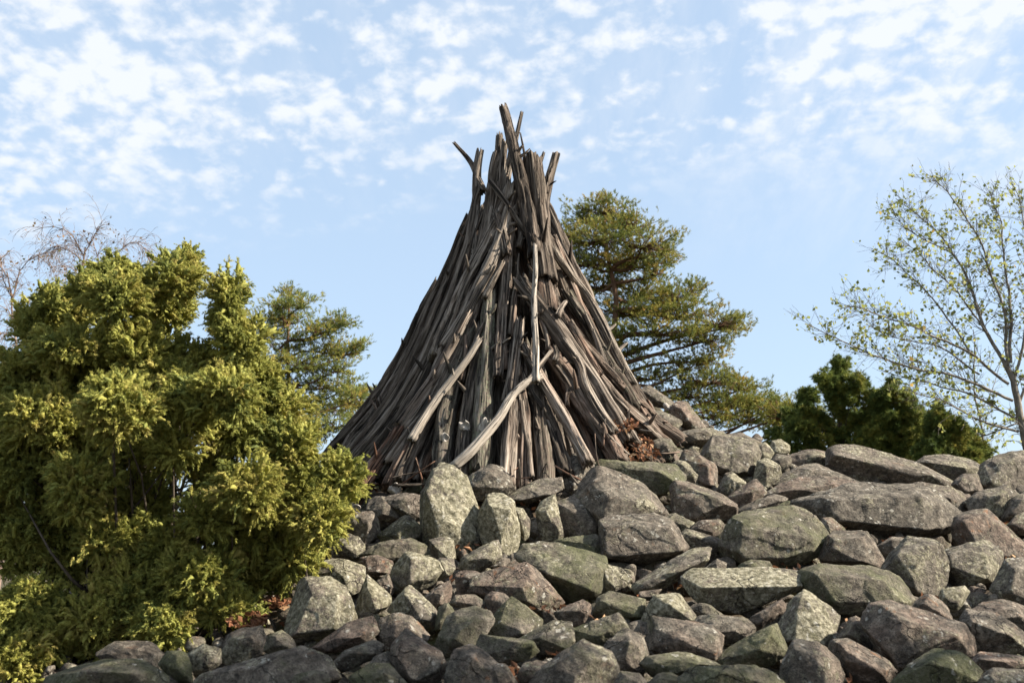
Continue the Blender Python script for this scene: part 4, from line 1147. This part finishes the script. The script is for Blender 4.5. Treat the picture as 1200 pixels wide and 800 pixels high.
# ------------------------------------------------------------------ trees
def needles(base, axis, length, M, nl, nw, spread, droop, rs, tint, t0=0.05):
    """needles set round K drooping shoots, as separate thin blades; returns V, T, tint"""
    K = len(base)
    t = rs.uniform(t0, 1.0, (K, M))
    ref = unit(rs.normal(size=(K, 3)))
    e = unit(np.cross(axis, ref))
    f = np.cross(axis, e)
    ph = rs.uniform(0, 2 * math.pi, (K, M))
    rad = e[:, None, :] * np.cos(ph)[..., None] + f[:, None, :] * np.sin(ph)[..., None]
    sp = spread * (1.1 - 0.6 * t)
    d = unit(axis[:, None, :] * np.cos(sp)[..., None] + rad * np.sin(sp)[..., None])
    d[..., 2] -= droop * t * 0.9
    d = unit(d)
    p = base[:, None, :] + axis[:, None, :] * (length[:, None] * t)[..., None]
    p[..., 2] -= droop * length[:, None] * t * t * 0.6
    side = unit(np.cross(d, unit(rs.normal(size=(K, M, 3)))))
    ln = nl * rs.uniform(0.7, 1.25, (K, M, 1))
    V = np.stack([p - side * nw / 2, p + side * nw / 2, p + d * ln], 2).reshape(-1, 3)
    T = np.arange(K * M * 3).reshape(-1, 3)
    tt = np.repeat(np.clip(tint[:, None] + rs.normal(0, 0.10, (K, M)), 0, 1), 3)
    return V, T, tt


_ct = np.array([-1.0, -0.7, -0.35, 0.0, 0.3, 0.6, 0.85, 1.0])
_cr = np.array([0.30, 0.85, 1.0, 1.0, 0.9, 0.7, 0.45, 0.08])
_cn = 6


def cores(c, ax, half, rad, droop, rs, tint):
    """the dense dark-to-light body of many short shoots: lumpy tapered plumes, all at once"""
    K = len(c)
    e = unit(np.cross(ax, unit(rs.normal(size=(K, 3)))))
    f = np.cross(ax, e)
    th = np.arange(_cn) * 2 * math.pi / _cn
    ring = e[:, None, :] * np.cos(th)[None, :, None] + f[:, None, :] * np.sin(th)[None, :, None]
    V = c[:, None, None, :] + ax[:, None, None, :] * (half[:, None] * _ct[None, :])[:, :, None, None] \
        + ring[:, None, :, :] * (rad[:, None, None] * _cr[None, :, None] * rs.uniform(.35, 1.5, (K, len(_ct), _cn)))[..., None]
    V[..., 2] -= (half[:, None] * droop * np.clip(_ct, 0, 1)[None, :] ** 2)[:, :, None]
    nr = len(_ct)
    i = np.arange(nr - 1)[:, None] * _cn
    j = np.arange(_cn)[None, :]
    k = (j + 1) % _cn
    Q = np.stack([i + j, i + k, i + k + _cn, i + j + _cn], -1).reshape(-1, 4)
    Q = (Q[None] + (np.arange(K) * nr * _cn)[:, None, None]).reshape(-1, 4)
    return V.reshape(-1, 3), Q, np.clip(np.repeat(tint, nr * _cn) + rs.normal(0, .05, K * nr * _cn), 0, 1)


def clump_field(outline, holes, spacing, depth_fn, rs):
    """points spread inside an outline, each with its own distance"""
    O = np.array(outline, float)
    lo, hi = O.min(0), O.max(0)
    pts = []
    tries = 0
    while tries < 9000:
        tries += 1
        x, y = rs.uniform(lo[0], hi[0]), rs.uniform(lo[1], hi[1])
        if not in_poly([x], [y], outline)[0]:
            continue
        if any(((x - h[0]) / h[2]) ** 2 + ((y - h[1]) / h[3]) ** 2 < 1 for h in holes):
            continue
        if any((x - q[0]) ** 2 + (y - q[1]) ** 2 < spacing ** 2 for q in pts):
            continue
        pts.append((x, y))
    return [(x, y, depth_fn(x, y)) for x, y in pts]


def juniper(name, label, outline, holes, trunk_px, Yc, depth_r, spacing, clump_r, plumes, M, nl, nw, mat, seed, layers, group=None, droop=0.35, stem=0.05, category="juniper", lobes=None, dens=1.0, core=1.0, rise=0.25):
    rs = np.random.RandomState(seed)
    O = np.array(outline, float)
    cx, cy = O.mean(0)
    hw, hh = (O.max(0) - O.min(0)) / 2
    mx, my = (O.max(0) + O.min(0)) / 2
    base = at(trunk_px[0], trunk_px[1], Yc)
    base[2] = min(base[2], gz(base[0], base[1])) - 0.05
    clumps = []
    for (k, shrink) in layers:
        poly = [(mx + (x - mx) * shrink, my + (y - my) * shrink) for x, y in outline]

        def dep(x, y, k=k):
            q = min(0.98, ((x - mx) / hw) ** 2 * 0.8 + ((y - my) / hh) ** 2 * 0.6)
            return Yc - k * depth_r * math.sqrt(1 - q) + rs.normal(0, 0.10 * depth_r)
        clumps += clump_field(poly, holes if k > -0.3 else [], spacing * (1.0 if k > 0.3 else 1.25), dep, rs)
    centre = at(mx, my + hh * 0.35, Yc)
    spots = []
    if lobes:
        for (lx, ly, lrx, lry, *lY) in lobes:
            q = min(0.97, ((lx - mx) / hw) ** 2 * 0.8 + ((ly - my) / hh) ** 2 * 0.55)
            for k, nb in ((0.85, 26), (-0.55, 11)):
                Yl = Yc - k * depth_r * math.sqrt(1 - q) + rs.normal(0, 0.16 * depth_r)
                if lY:
                    Yl = lY[0] + (0.0 if k > 0 else 0.45)
                lc = at(lx, ly, Yl)
                r3 = np.array((lrx, 0.5 * (lrx + lry), lry)) * mpp(Yl) * 0.80
                for j in range(int((nb * lrx * lry / 1400 + 5) * dens)):
                    v = unit(rs.normal(size=3) + np.array((0, -0.25 * np.sign(k), 0.30)))
                    spots.append((lc + v * r3 * rs.uniform(0.75, 1.0), v))
    else:
        for (x, y, Y) in clumps:
            p = at(x, y, Y)
            spots.append((p, unit(p - centre)))
    acc, wood = Acc(), Acc()
    B, A, L, TT = [], [], [], []
    KC, KA, KH, KR, KT = [], [], [], [], []
    for p, out in spots:
        # a bough: a tongue of dense sprays pointing outwards and up, its tips nodding
        ax = unit(out * np.array((1.0, 1.0, 0.45)) + np.array((0, 0, rs.uniform(0.25, 1.1))) + rs.normal(0, 0.28, 3))
        rb = clump_r * rs.uniform(0.65, 1.25)
        ct = rs.uniform(0.22, 0.72)
        e1 = unit(np.cross(ax, rs.normal(size=3)))
        e2 = np.cross(ax, e1)
        n_f = max(5, int(plumes / 4))
        for k in range(n_f):                                   # fingers of the bough
            q = unit(rs.normal(size=3))
            fc = p + (ax * q[0] * 1.25 + e1 * q[1] + e2 * q[2] * 0.8) * rb * rs.uniform(0.45, 1.0)
            fd = unit(unit(fc - p + ax * rb * 0.5) + np.array((0, 0, rise)) + rs.normal(0, .2, 3))
            m_ = int(plumes / n_f * rs.uniform(0.8, 1.3)) + 1
            tf = ct + rs.normal(0, .08)
            KC.append(fc); KA.append(fd); KH.append(rb * rs.uniform(.24, .40)); KR.append(rb * rs.uniform(.085, .135) * core); KT.append(tf)
            t_ = rs.uniform(-1, 1, (m_, 1))
            st = fc + fd * t_ * rb * 0.36 + rs.normal(0, rb * 0.06, (m_, 3))
            st[:, 2] -= (np.clip(t_[:, 0], 0, 1) ** 2) * rb * 0.15
            B.append(st)
            A.append(unit(fd * 0.9 + rs.normal(0, 0.55, (m_, 3)) + np.array((0, 0, .1)) - np.array((0, 0, .5)) * np.clip(t_, 0, 1)))
            L.append(rb * rs.uniform(0.16, 0.34, m_))
            TT.append(np.clip(tf + 0.06 + rs.normal(0, 0.06, m_), 0, 1))
        if rs.rand() < 0.10:
            mid = (base * 0.25 + centre * 0.25 + p * 0.5) + rs.normal(0, 0.14, 3) * depth_r
            mid[2] -= 0.10 * depth_r
            C = catmull([base + (centre - base) * rs.uniform(0.0, 0.5), mid, p + (centre - p) * 0.10], 0.15 * depth_r)
            wood.tube(C, np.linspace(stem * rs.uniform(.25, .5), stem * 0.08, len(C)), 5)
    V, T, tt = needles(np.concatenate(B), np.concatenate(A), np.concatenate(L), M, nl, nw, 0.85, droop, rs, np.concatenate(TT))
    acc.add(V, T=T, tint=tt)
    V, Q, tt = cores(np.array(KC), np.array(KA), np.array(KH), np.array(KR), 0.35, rs, np.array(KT))
    acc.add(V, Q=Q, tint=tt)
    if lobes and len(lobes) > 20:                              # bare inner twigs seen through the gap in the bush
        for k in range(90):
            x, y = rs.uniform(150, 262), rs.uniform(488, 585)
            p = at(x, y, Yc - rs.uniform(-.2, .9))
            v = unit(np.array((rs.uniform(.2, 1), rs.uniform(-.4, .4), rs.uniform(-.1, .9))))
            pts = [p]
            for q_ in range(6):
                v = unit(v + rs.normal(0, .28, 3))
                pts.append(pts[-1] + v * rs.uniform(.04, .09))
            wood.tube(np.array(pts), np.linspace(rs.uniform(.004, .011), .002, 7), 4)
    for k in range(3):
        C = catmull([base + rs.normal(0, stem, 3) * (1, 1, 0), (base + centre) / 2 + rs.normal(0, .12, 3), centre + rs.normal(0, .15, 3) + np.array((0, 0, .2 * depth_r))], 0.1 * depth_r)
        wood.tube(C, np.linspace(stem * 1.3, stem * .4, len(C)), 8)
    root = link(name, None, base, label=label, category=category, group=group)
    link("crown", acc.mesh("crown", mat, origin=base), parent=root)
    link("trunk", wood.mesh("trunk", M_BARK_DARK, True, origin=base), parent=root)
    return root


JUN = [(-40, 470), (0, 432), (8, 402), (14, 375), (38, 350), (55, 352), (70, 334), (95, 346), (100, 332), (118, 325), (140, 316), (152, 322), (158, 344), (176, 330), (183, 308), (212, 303),
       (232, 306), (228, 330), (222, 350), (238, 365), (240, 392), (246, 372), (254, 350), (256, 334), (274, 326), (288, 358), (296, 390), (318, 405), (312, 430), (322, 452), (342, 462),
       (356, 478), (348, 500), (366, 520), (362, 548), (392, 540), (412, 534), (428, 546), (424, 572), (412, 588), (408, 608), (396, 626), (382, 640), (372, 660), (358, 690), (336, 706),
       (322, 724), (300, 730), (268, 738), (236, 752), (208, 764), (178, 752), (148, 745), (100, 760), (84, 790), (40, 815), (-40, 820)]
LOBES = [(40, 384, 22, 22), (80, 368, 36, 24), (138, 354, 32, 26), (196, 330, 34, 22), (196, 362, 28, 18), (268, 350, 7, 26), (268, 374, 12, 16), (100, 340, 8, 14), (119, 332, 7, 13), (141, 324, 8, 14), (57, 358, 8, 12), (212, 312, 15, 9), (284, 400, 28, 24), (18, 440, 42, 26), (88, 412, 56, 24), (160, 412, 56, 32), (228, 432, 44, 24),
         (298, 444, 30, 24), (328, 482, 26, 20), (60, 490, 56, 32), (140, 482, 52, 32), (214, 478, 38, 22), (280, 502, 46, 28), (338, 526, 32, 24), (402, 562, 24, 22), (352, 572, 38, 28), (30, 552, 42, 32), (100, 572, 42, 32),
         (164, 594, 36, 26), (290, 572, 36, 24), (300, 622, 52, 28), (372, 612, 32, 24), (242, 604, 28, 20), (18, 640, 34, 28), (90, 652, 42, 28), (160, 684, 46, 26), (230, 672, 48, 28), (310, 672, 40, 26), (262, 714, 42, 20),
         (190, 732, 42, 20), (112, 722, 38, 24), (40, 722, 42, 36), (28, 782, 42, 28), (344, 652, 26, 22), (-18, 500, 40, 56), (-18, 600, 40, 56), (-22, 458, 30, 20), (58, 530, 50, 24), (120, 534, 44, 24), (176, 530, 40, 24), (60, 610, 44, 26), (132, 628, 40, 24), (200, 634, 36, 22), (300, 585, 36, 24), (110, 446, 58, 20), (190, 450, 48, 22), (40, 464, 40, 20), (262, 466, 38, 22), (150, 512, 44, 22), (202, 524, 22, 12), (244, 552, 18, 14), (10, 772, 38, 26, 6.3), (45, 748, 38, 24, 6.5), (-24, 800, 34, 28, 6.4), (92, 742, 34, 18, 6.6), (150, 754, 28, 12, 6.7)]
juniper("juniper_bush", "large sprawling yellow-green juniper filling the left side", JUN,
        [(215, 538, 30, 22), (108, 566, 26, 12), (178, 640, 26, 10), (170, 575, 30, 14), (66, 690, 16, 12), (230, 372, 9, 18), (262, 650, 16, 8), (115, 735, 30, 10), (86, 424, 24, 7)],
        (140, 770), 7.6, 1.35, 60.0, 0.115, 80, 26, 0.017, 0.0048, M_JUNIPER, 3, [(1.0, 0.9)], droop=0.45, lobes=LOBES)

juniper("juniper_tree", "dark green pointed juniper beside the pine's lowest branch, on the right skyline",
        [(925, 530), (930, 480), (945, 462), (960, 452), (968, 436), (978, 430), (986, 418), (994, 434), (1006, 442), (1012, 455), (1028, 462), (1036, 490), (1040, 535), (990, 545)], [(1004, 470, 8, 10), (950, 500, 9, 8)],
        (985, 540), 16.5, 1.0, 9.0, 0.115, 60, 16, 0.060, 0.011, M_JUNIPER_DARK, 21, [(1.0, 1.0), (0.0, 0.9), (-.8, .8)], "junipers behind the ridge", dens=1.15, core=0.2, rise=0.6,
        lobes=[(986, 436, 6, 16), (968, 452, 7, 14), (1005, 452, 7, 14), (946, 470, 8, 12), (1027, 472, 8, 14), (985, 470, 20, 18), (955, 498, 20, 20), (1010, 500, 24, 22), (980, 522, 38, 18), (935, 512, 16, 22), (912, 520, 16, 16), (926, 488, 6, 12), (1030, 520, 14, 20)])
juniper("juniper_tree", "dark green juniper in the middle of the row on the right skyline",
        [(1022, 540), (1020, 490), (1030, 462), (1042, 452), (1052, 462), (1066, 468), (1074, 482), (1084, 500), (1090, 540), (1050, 552)], [(1048, 490, 6, 8)],
        (1055, 545), 16.0, 0.9, 9.0, 0.115, 60, 16, 0.060, 0.011, M_JUNIPER_DARK, 22, [(1.0, 1.0), (0.0, 0.9), (-.8, .8)], "junipers behind the ridge", dens=1.15, core=0.2, rise=0.6,
        lobes=[(1044, 462, 6, 14), (1031, 474, 7, 12), (1060, 474, 7, 12), (1074, 490, 8, 12), (1048, 492, 18, 18), (1030, 510, 14, 20), (1066, 515, 18, 20), (1050, 530, 32, 16)])
juniper("juniper_tree", "low wide juniper under the bare aspen's branches",
        [(1075, 545), (1078, 505), (1090, 486), (1100, 478), (1112, 492), (1128, 498), (1142, 512), (1152, 530), (1154, 552), (1110, 560)], [],
        (1110, 552), 15.3, 0.9, 9.0, 0.115, 60, 16, 0.060, 0.011, M_JUNIPER_DARK, 23, [(1.0, 1.0), (0.0, 0.9), (-.8, .8)], "junipers behind the ridge", dens=1.15, core=0.2, rise=0.6,
        lobes=[(1100, 490, 7, 12), (1088, 500, 8, 12), (1116, 504, 9, 12), (1132, 516, 9, 10), (1104, 516, 22, 16), (1130, 530, 20, 14), (1090, 530, 20, 16), (1146, 534, 9, 10), (1115, 540, 36, 14)])


def pine(name, label, trunk_px, Y, pads, mat, seed, tr=0.14, needle=0.062, nw=0.013, density=0.82, M=18, puff=0.10):
    rs = np.random.RandomState(seed)
    s = mpp(Y)
    T3 = np.array([at(x, y, Y) for x, y in trunk_px])
    gb = np.array((T3[0][0], T3[0][1], gz(T3[0][0], T3[0][1]) - 0.3))
    C = catmull(np.vstack([gb, T3]), 0.25)
    wood, acc = Acc(), Acc()
    wood.tube(C, np.linspace(tr, tr * 0.18, len(C)), 10)
    B, A, L, TT = [], [], [], []
    for (px, py, rx, ry) in pads:
        dz = rs.uniform(-1, 1) * 0.9 * rx * s + rs.normal(0, .25)
        c = at(px, py, Y + dz)
        rx3, rz3, ry3 = rx * s * 1.15, ry * s * 1.12, rx * s * 0.95
        lower = C[C[:, 2] < c[2] - 0.05 * rx3]
        i = np.argmin(np.abs(lower[:, 2] - (c[2] - 0.28 * np.hypot(c[0] - T3[-1][0], dz)))) if len(lower) else 0
        st = (lower if len(lower) else C)[i]
        mid = (st + c) / 2 + np.array((0, 0, -0.06 * np.linalg.norm(c - st))) + rs.normal(0, .10, 3)
        lim = catmull([st, mid, c - np.array((0, 0, rz3 * .4))], .2)
        wood.tube(lim, np.linspace(tr * rs.uniform(.25, .36), tr * .08, len(lim)), 6)
        n_g = int(density * rx * ry * 0.9 / 7) + 4
        n = n_g * 7
        q = np.repeat(unit(rs.normal(size=(n_g, 3))) * (rs.uniform(0.1, 1, (n_g, 1)) ** 0.45), 7, axis=0)
        q[:, 2] = np.abs(q[:, 2]) * np.repeat(rs.choice([1, 1, -0.7], n_g), 7)
        tip = c + q * np.array((rx3, ry3, rz3)) + np.repeat(rs.normal(0, min(.09, .3 * rx3), (n_g, 3)), 7, axis=0) + rs.normal(0, puff, (n, 3)) * np.array((1, 1, .55))
        inner = c + q * np.array((rx3, ry3, rz3)) * 0.55 - np.array((0, 0, rz3 * .3))
        for k in range(0, n, 7):
            wood.tube(np.stack([c - np.array((0, 0, rz3 * .4)), inner[k], tip[k]]), [tr * .07, tr * .05, .006], 3)
        ax = unit(unit(tip - inner) * 0.7 + np.array((0, 0, .35)) + rs.normal(0, .45, (n, 3)))
        B.append(tip - ax * 0.05)
        A.append(ax)
        L.append(rs.uniform(.06, .13, n))
        TT.append(np.clip(np.repeat(rs.normal(.42, .17, n_g), 7) + rs.normal(0, .08, n), 0, 1))
    V, T, tt = needles(np.concatenate(B), np.concatenate(A), np.concatenate(L), M, needle, nw, 0.95, 0.0, rs, np.concatenate(TT), 0.0)
    acc.add(V, T=T, tint=tt)
    root = link(name, None, gb, label=label, category="pine", group="pines behind the log cone")
    link("crown", acc.mesh("crown", mat, origin=gb), parent=root)
    link("trunk", wood.mesh("trunk", M_BARK_PINE, True, origin=gb), parent=root)


pine("pine_tree", "broad wind-swept pine behind the log cone's right side", [(722, 470), (718, 410), (722, 350), (712, 300), (708, 262)], 20,
     [(712, 246, 34, 12), (686, 256, 30, 12), (742, 262, 36, 13), (668, 275, 24, 13), (700, 280, 46, 14), (752, 285, 40, 13), (776, 296, 20, 9), (690, 305, 40, 13), (735, 310, 48, 13), (770, 318, 22, 9),
      (700, 335, 46, 12), (750, 342, 44, 12), (795, 346, 30, 10), (812, 338, 16, 7), (735, 365, 52, 13), (790, 368, 50, 13), (838, 378, 34, 10), (862, 380, 18, 7), (770, 388, 50, 11), (825, 396, 40, 10),
      (735, 412, 34, 10), (700, 390, 28, 11), (760, 440, 34, 10), (800, 430, 24, 8), (826, 420, 26, 8), (835, 445, 40, 11), (868, 452, 32, 11), (800, 462, 36, 11), (845, 472, 46, 12), (885, 470, 26, 10), (826, 486, 40, 9),
      (880, 490, 36, 10), (915, 484, 34, 11), (940, 492, 26, 9), (955, 500, 18, 8), (898, 478, 20, 10), (925, 491, 34, 11), (950, 498, 26, 10), (968, 504, 14, 7)], M_PINE, 61, 0.17)
pine("pine_tree", "young slim pine between the juniper and the log cone", [(342, 520), (340, 470), (337, 420), (338, 380), (339, 345)], 18,
     [(340, 345, 10, 8), (330, 358, 16, 9), (352, 356, 14, 9), (318, 372, 20, 9), (345, 376, 16, 8), (370, 388, 18, 8), (392, 380, 16, 9), (402, 376, 9, 8), (312, 394, 20, 9), (340, 404, 20, 9), (380, 410, 24, 9), (405, 412, 20, 9),
      (418, 408, 9, 7), (320, 424, 24, 9), (355, 428, 22, 9), (392, 432, 22, 9), (330, 448, 26, 9), (368, 452, 26, 9), (400, 455, 18, 8), (345, 474, 28, 9), (385, 478, 26, 9), (412, 468, 16, 8), (370, 500, 28, 9), (395, 498, 20, 8), (350, 520, 24, 9)],
     M_PINE_BLUE, 62, 0.09, 0.055, 0.011, 1.1, 16, 0.075)
pine("pine_tree", "dark distant pine showing just left of the log cone's edge", [(424, 545), (424, 500), (423, 460)], 26,
     [(412, 460, 16, 6), (428, 462, 14, 6), (416, 474, 18, 6), (404, 470, 12, 5), (420, 488, 20, 7)], M_PINE, 63, 0.12, 0.08, 0.012, 1.1, 14)


def to_px(p):
    c, s_ = math.cos(PITCH), math.sin(PITCH)
    q = np.asarray(p, float) - (0, 0, CAM_Z)
    d = q[1] * c + q[2] * s_
    return 600 + q[0] / d * FPX, 400 - (-q[1] * s_ + q[2] * c) / d * FPX


# a pine that stands beside the photographer, outside the picture, and throws its shade over the nearest stones
_TX, _TY = 6.6, 4.1
_sr = np.random.RandomState(9)
_pads = []
for _k in range(24):
    _q = to_px((_TX + _sr.uniform(-.9, .9), _TY, _sr.uniform(4.0, 7.6)))
    _pads.append((_q[0], _q[1], 0.60 / mpp(_TY), 0.26 / mpp(_TY)))
pine("pine_tree", "pine standing to the right of the photographer, shading the nearest stones", [to_px((_TX, _TY, z_)) for z_ in (1.2, 3.0, 4.6, 6.4, 7.8)], _TY,
     _pads, M_PINE, 64, 0.15, 0.085, 0.011, 0.0045, 18)


def leafy(name, label, limbs, Y, seed, bark, leafmat, twig_n, twig_len, leaf_size, leaf_n, weep=0.0, category="tree", group=None, trunk_r=0.12, spread=0.9, up=0.35, depth=1.0):
    """a thin-crowned broad-leaved tree grown from traced limbs (pixel, pixel, width) with free twigs and separate leaves"""
    rs = np.random.RandomState(seed)
    s = mpp(Y)
    wood, leaves = Acc(), Acc()
    base = at(*limbs[0][0][0], Y)
    gb = np.array((base[0], base[1], min(base[2], gz(base[0], base[1]) - .2)))
    wood.tube(catmull([gb, (gb + base) / 2, base], .3), limbs[0][1] * s / 2 * 1.05, 9)
    tips = []
    for li, (pts, w0, w1) in enumerate(limbs):
        dy = 0.0 if li == 0 else rs.uniform(-1, 1) * depth
        n = len(pts)
        P = [at(x, y, Y + dy * (i / (n - 1)) ** 1.2) for i, (x, y) in enumerate(pts)]
        C = catmull(P, .12)
        C = C + np.stack([fbm(np.stack([np.arange(len(C)) * .25, np.full(len(C), k * 7.7 + li), np.full(len(C), seed * 1.3)], 1), 2) for k in range(3)], 1) * .06
        rad = np.linspace(w0, w1, len(C)) * s / 2 * 0.58
        wood.tube(C, rad, 8 if w0 > 4 else 5)
        if li == 0 and trunk_r < 0:
            continue
        d = unit(np.gradient(C, axis=0))
        nt = int(twig_n * len(C) * (0.35 if li == 0 else 1.0))
        for _ in range(nt):
            i = int(len(C) * (0.12 + 0.88 * rs.uniform(0, 1) ** 0.7)) - 1
            v = unit(d[i] * rs.uniform(.4, 1.0) + rs.normal(0, spread * .6, 3) + np.array((0, 0, up)))
            tips.append((C[i], v, twig_len * rs.uniform(.45, 1.2), max(rad[i] * .35, .004), 0))
    while tips:
        p, v, L, r, lev = tips.pop()
        n = 6
        pts, cur = [p], p
        for k in range(n):
            v = unit(v + rs.normal(0, .13, 3) + np.array((0, 0, -weep * (k + 1) / n * 1.2)))
            cur = cur + v * L / n
            pts.append(cur)
        pts = np.array(pts)
        wood.tube(pts, np.linspace(min(r, .008), .0018, n + 1), 3)
        if lev < 1:
            for _ in range(3):
                k = rs.randint(1, n)
                tips.append((pts[k], unit(unit(pts[k + 1] - pts[k]) + rs.normal(0, .55, 3)), L * rs.uniform(.35, .65), r * .55, lev + 1))
        for _ in range(rs.poisson(leaf_n)):
            q = pts[rs.randint(n // 2, n + 1)] + rs.normal(0, .03, 3)
            sz = leaf_size * rs.uniform(.6, 1.25)
            nn = unit(rs.normal(size=3))
            e = unit(np.cross(nn, rs.normal(size=3)))
            f = np.cross(nn, e)
            leaves.add(np.array([q - e * sz * .5, q - f * sz * .42 - e * sz * .05, q + e * sz * .62, q + f * sz * .42 - e * sz * .05]), T=[(0, 1, 2), (0, 2, 3)], tint=float(np.clip(rs.normal(.42, .2), 0, 1)))
    root = link(name, None, gb, label=label, category=category, group=group)
    link("trunk", wood.mesh("trunk", bark, True, origin=gb), parent=root)
    link("crown", leaves.mesh("crown", leafmat, origin=gb), parent=root)


leafy("aspen_tree", "nearly bare aspen with scattered yellow-green leaves at the right edge", [
    ([(1206, 552), (1198, 500), (1189, 457), (1180, 428)], 17, 11),
    ([(1187, 470), (1123, 441), (1055, 428), (997, 405), (943, 380)], 6, 1.4),
    ([(1182, 450), (1136, 414), (1091, 392), (1046, 374), (990, 358)], 6, 1.4),
    ([(1180, 432), (1154, 383), (1136, 333), (1114, 293), (1087, 261), (1051, 232)], 8, 1.4),
    ([(1181, 428), (1177, 369), (1163, 324), (1145, 279), (1118, 234), (1094, 206)], 7, 1.4),
    ([(1182, 424), (1186, 360), (1177, 306), (1172, 261), (1160, 222)], 7, 1.4),
    ([(1188, 446), (1202, 380), (1205, 310), (1198, 250), (1188, 215)], 6, 1.4),
    ([(1194, 470), (1215, 420), (1235, 370), (1245, 310)], 6, 2),
    ([(1192, 492), (1136, 461), (1091, 450), (1033, 434)], 5, 1.2),
    ([(1194, 506), (1145, 491), (1109, 470), (1066, 458)], 5, 1.2),
    ([(1140, 418), (1100, 360), (1069, 324), (1033, 297)], 4.5, 1.2),
    ([(1116, 296), (1078, 279), (1044, 250)], 3, 1.2),
    ([(1150, 440), (1105, 408), (1060, 398), (1015, 380)], 4, 1.2),
    ([(1160, 395), (1128, 350), (1090, 312), (1060, 280)], 4, 1.2),
    ([(1192, 498), (1150, 512), (1120, 508)], 3.5, 1.2)],
    14.5, 71, M_BARK_GREY, M_ASPEN, 3.4, 0.42, 0.060, 0.95, up=0.26)
leafy("birch_tree", "slender pale-stemmed sapling just left of the aspen trunk", [
    ([(1158, 545), (1152, 510), (1143, 455), (1139, 385)], 5, 1.6), ([(1148, 485), (1165, 450), (1172, 420)], 2, 1), ([(1145, 465), (1128, 440), (1118, 425)], 2, 1),
    ([(1154, 520), (1170, 500), (1185, 490)], 2, 1), ([(1152, 510), (1140, 490), (1128, 484)], 2, 1)],
    17, 72, M_BARK_GREY, M_ASPEN, 0.9, 0.45, 0.055, 0.8, up=.3, depth=.6)
leafy("birch_tree", "bare drooping birch rising behind the juniper's top", [
    ([(98, 420), (97, 360), (96, 315), (100, 288)], 5, 3), ([(98, 300), (85, 275), (62, 265), (38, 272)], 3, 1.1), ([(99, 295), (112, 272), (120, 262)], 2.5, 1.1),
    ([(100, 310), (82, 295), (66, 290), (58, 305)], 2.5, 1), ([(118, 360), (128, 315), (150, 284), (168, 290), (180, 318)], 3, 1), ([(118, 350), (116, 310), (108, 280)], 2.5, 1), ([(97, 330), (80, 312), (74, 330)], 2, 1)],
    15, 73, M_BARK_BIRCH, M_BIRCH_LEAF, 4.0, 0.45, 0.040, 0.30, weep=.32, up=.2, depth=.7, group="birches behind the juniper")
leafy("birch_tree", "bare drooping birch at the left edge behind the juniper", [
    ([(24, 440), (18, 400), (13, 350), (8, 318)], 5, 2.5), ([(22, 390), (8, 365), (-14, 352)], 3, 1), ([(15, 350), (24, 318), (44, 300), (62, 318)], 3, 1), ([(10, 325), (-8, 298), (-30, 300)], 2.5, 1),
    ([(14, 345), (2, 318), (-2, 295)], 2.5, 1), ([(20, 375), (38, 350), (54, 344)], 2.5, 1), ([(24, 400), (8, 390), (-12, 398)], 2.5, 1)],
    14, 74, M_BARK_BIRCH, M_BIRCH_LEAF, 4.0, 0.45, 0.040, 0.30, weep=.32, up=.2, depth=.7, group="birches behind the juniper")
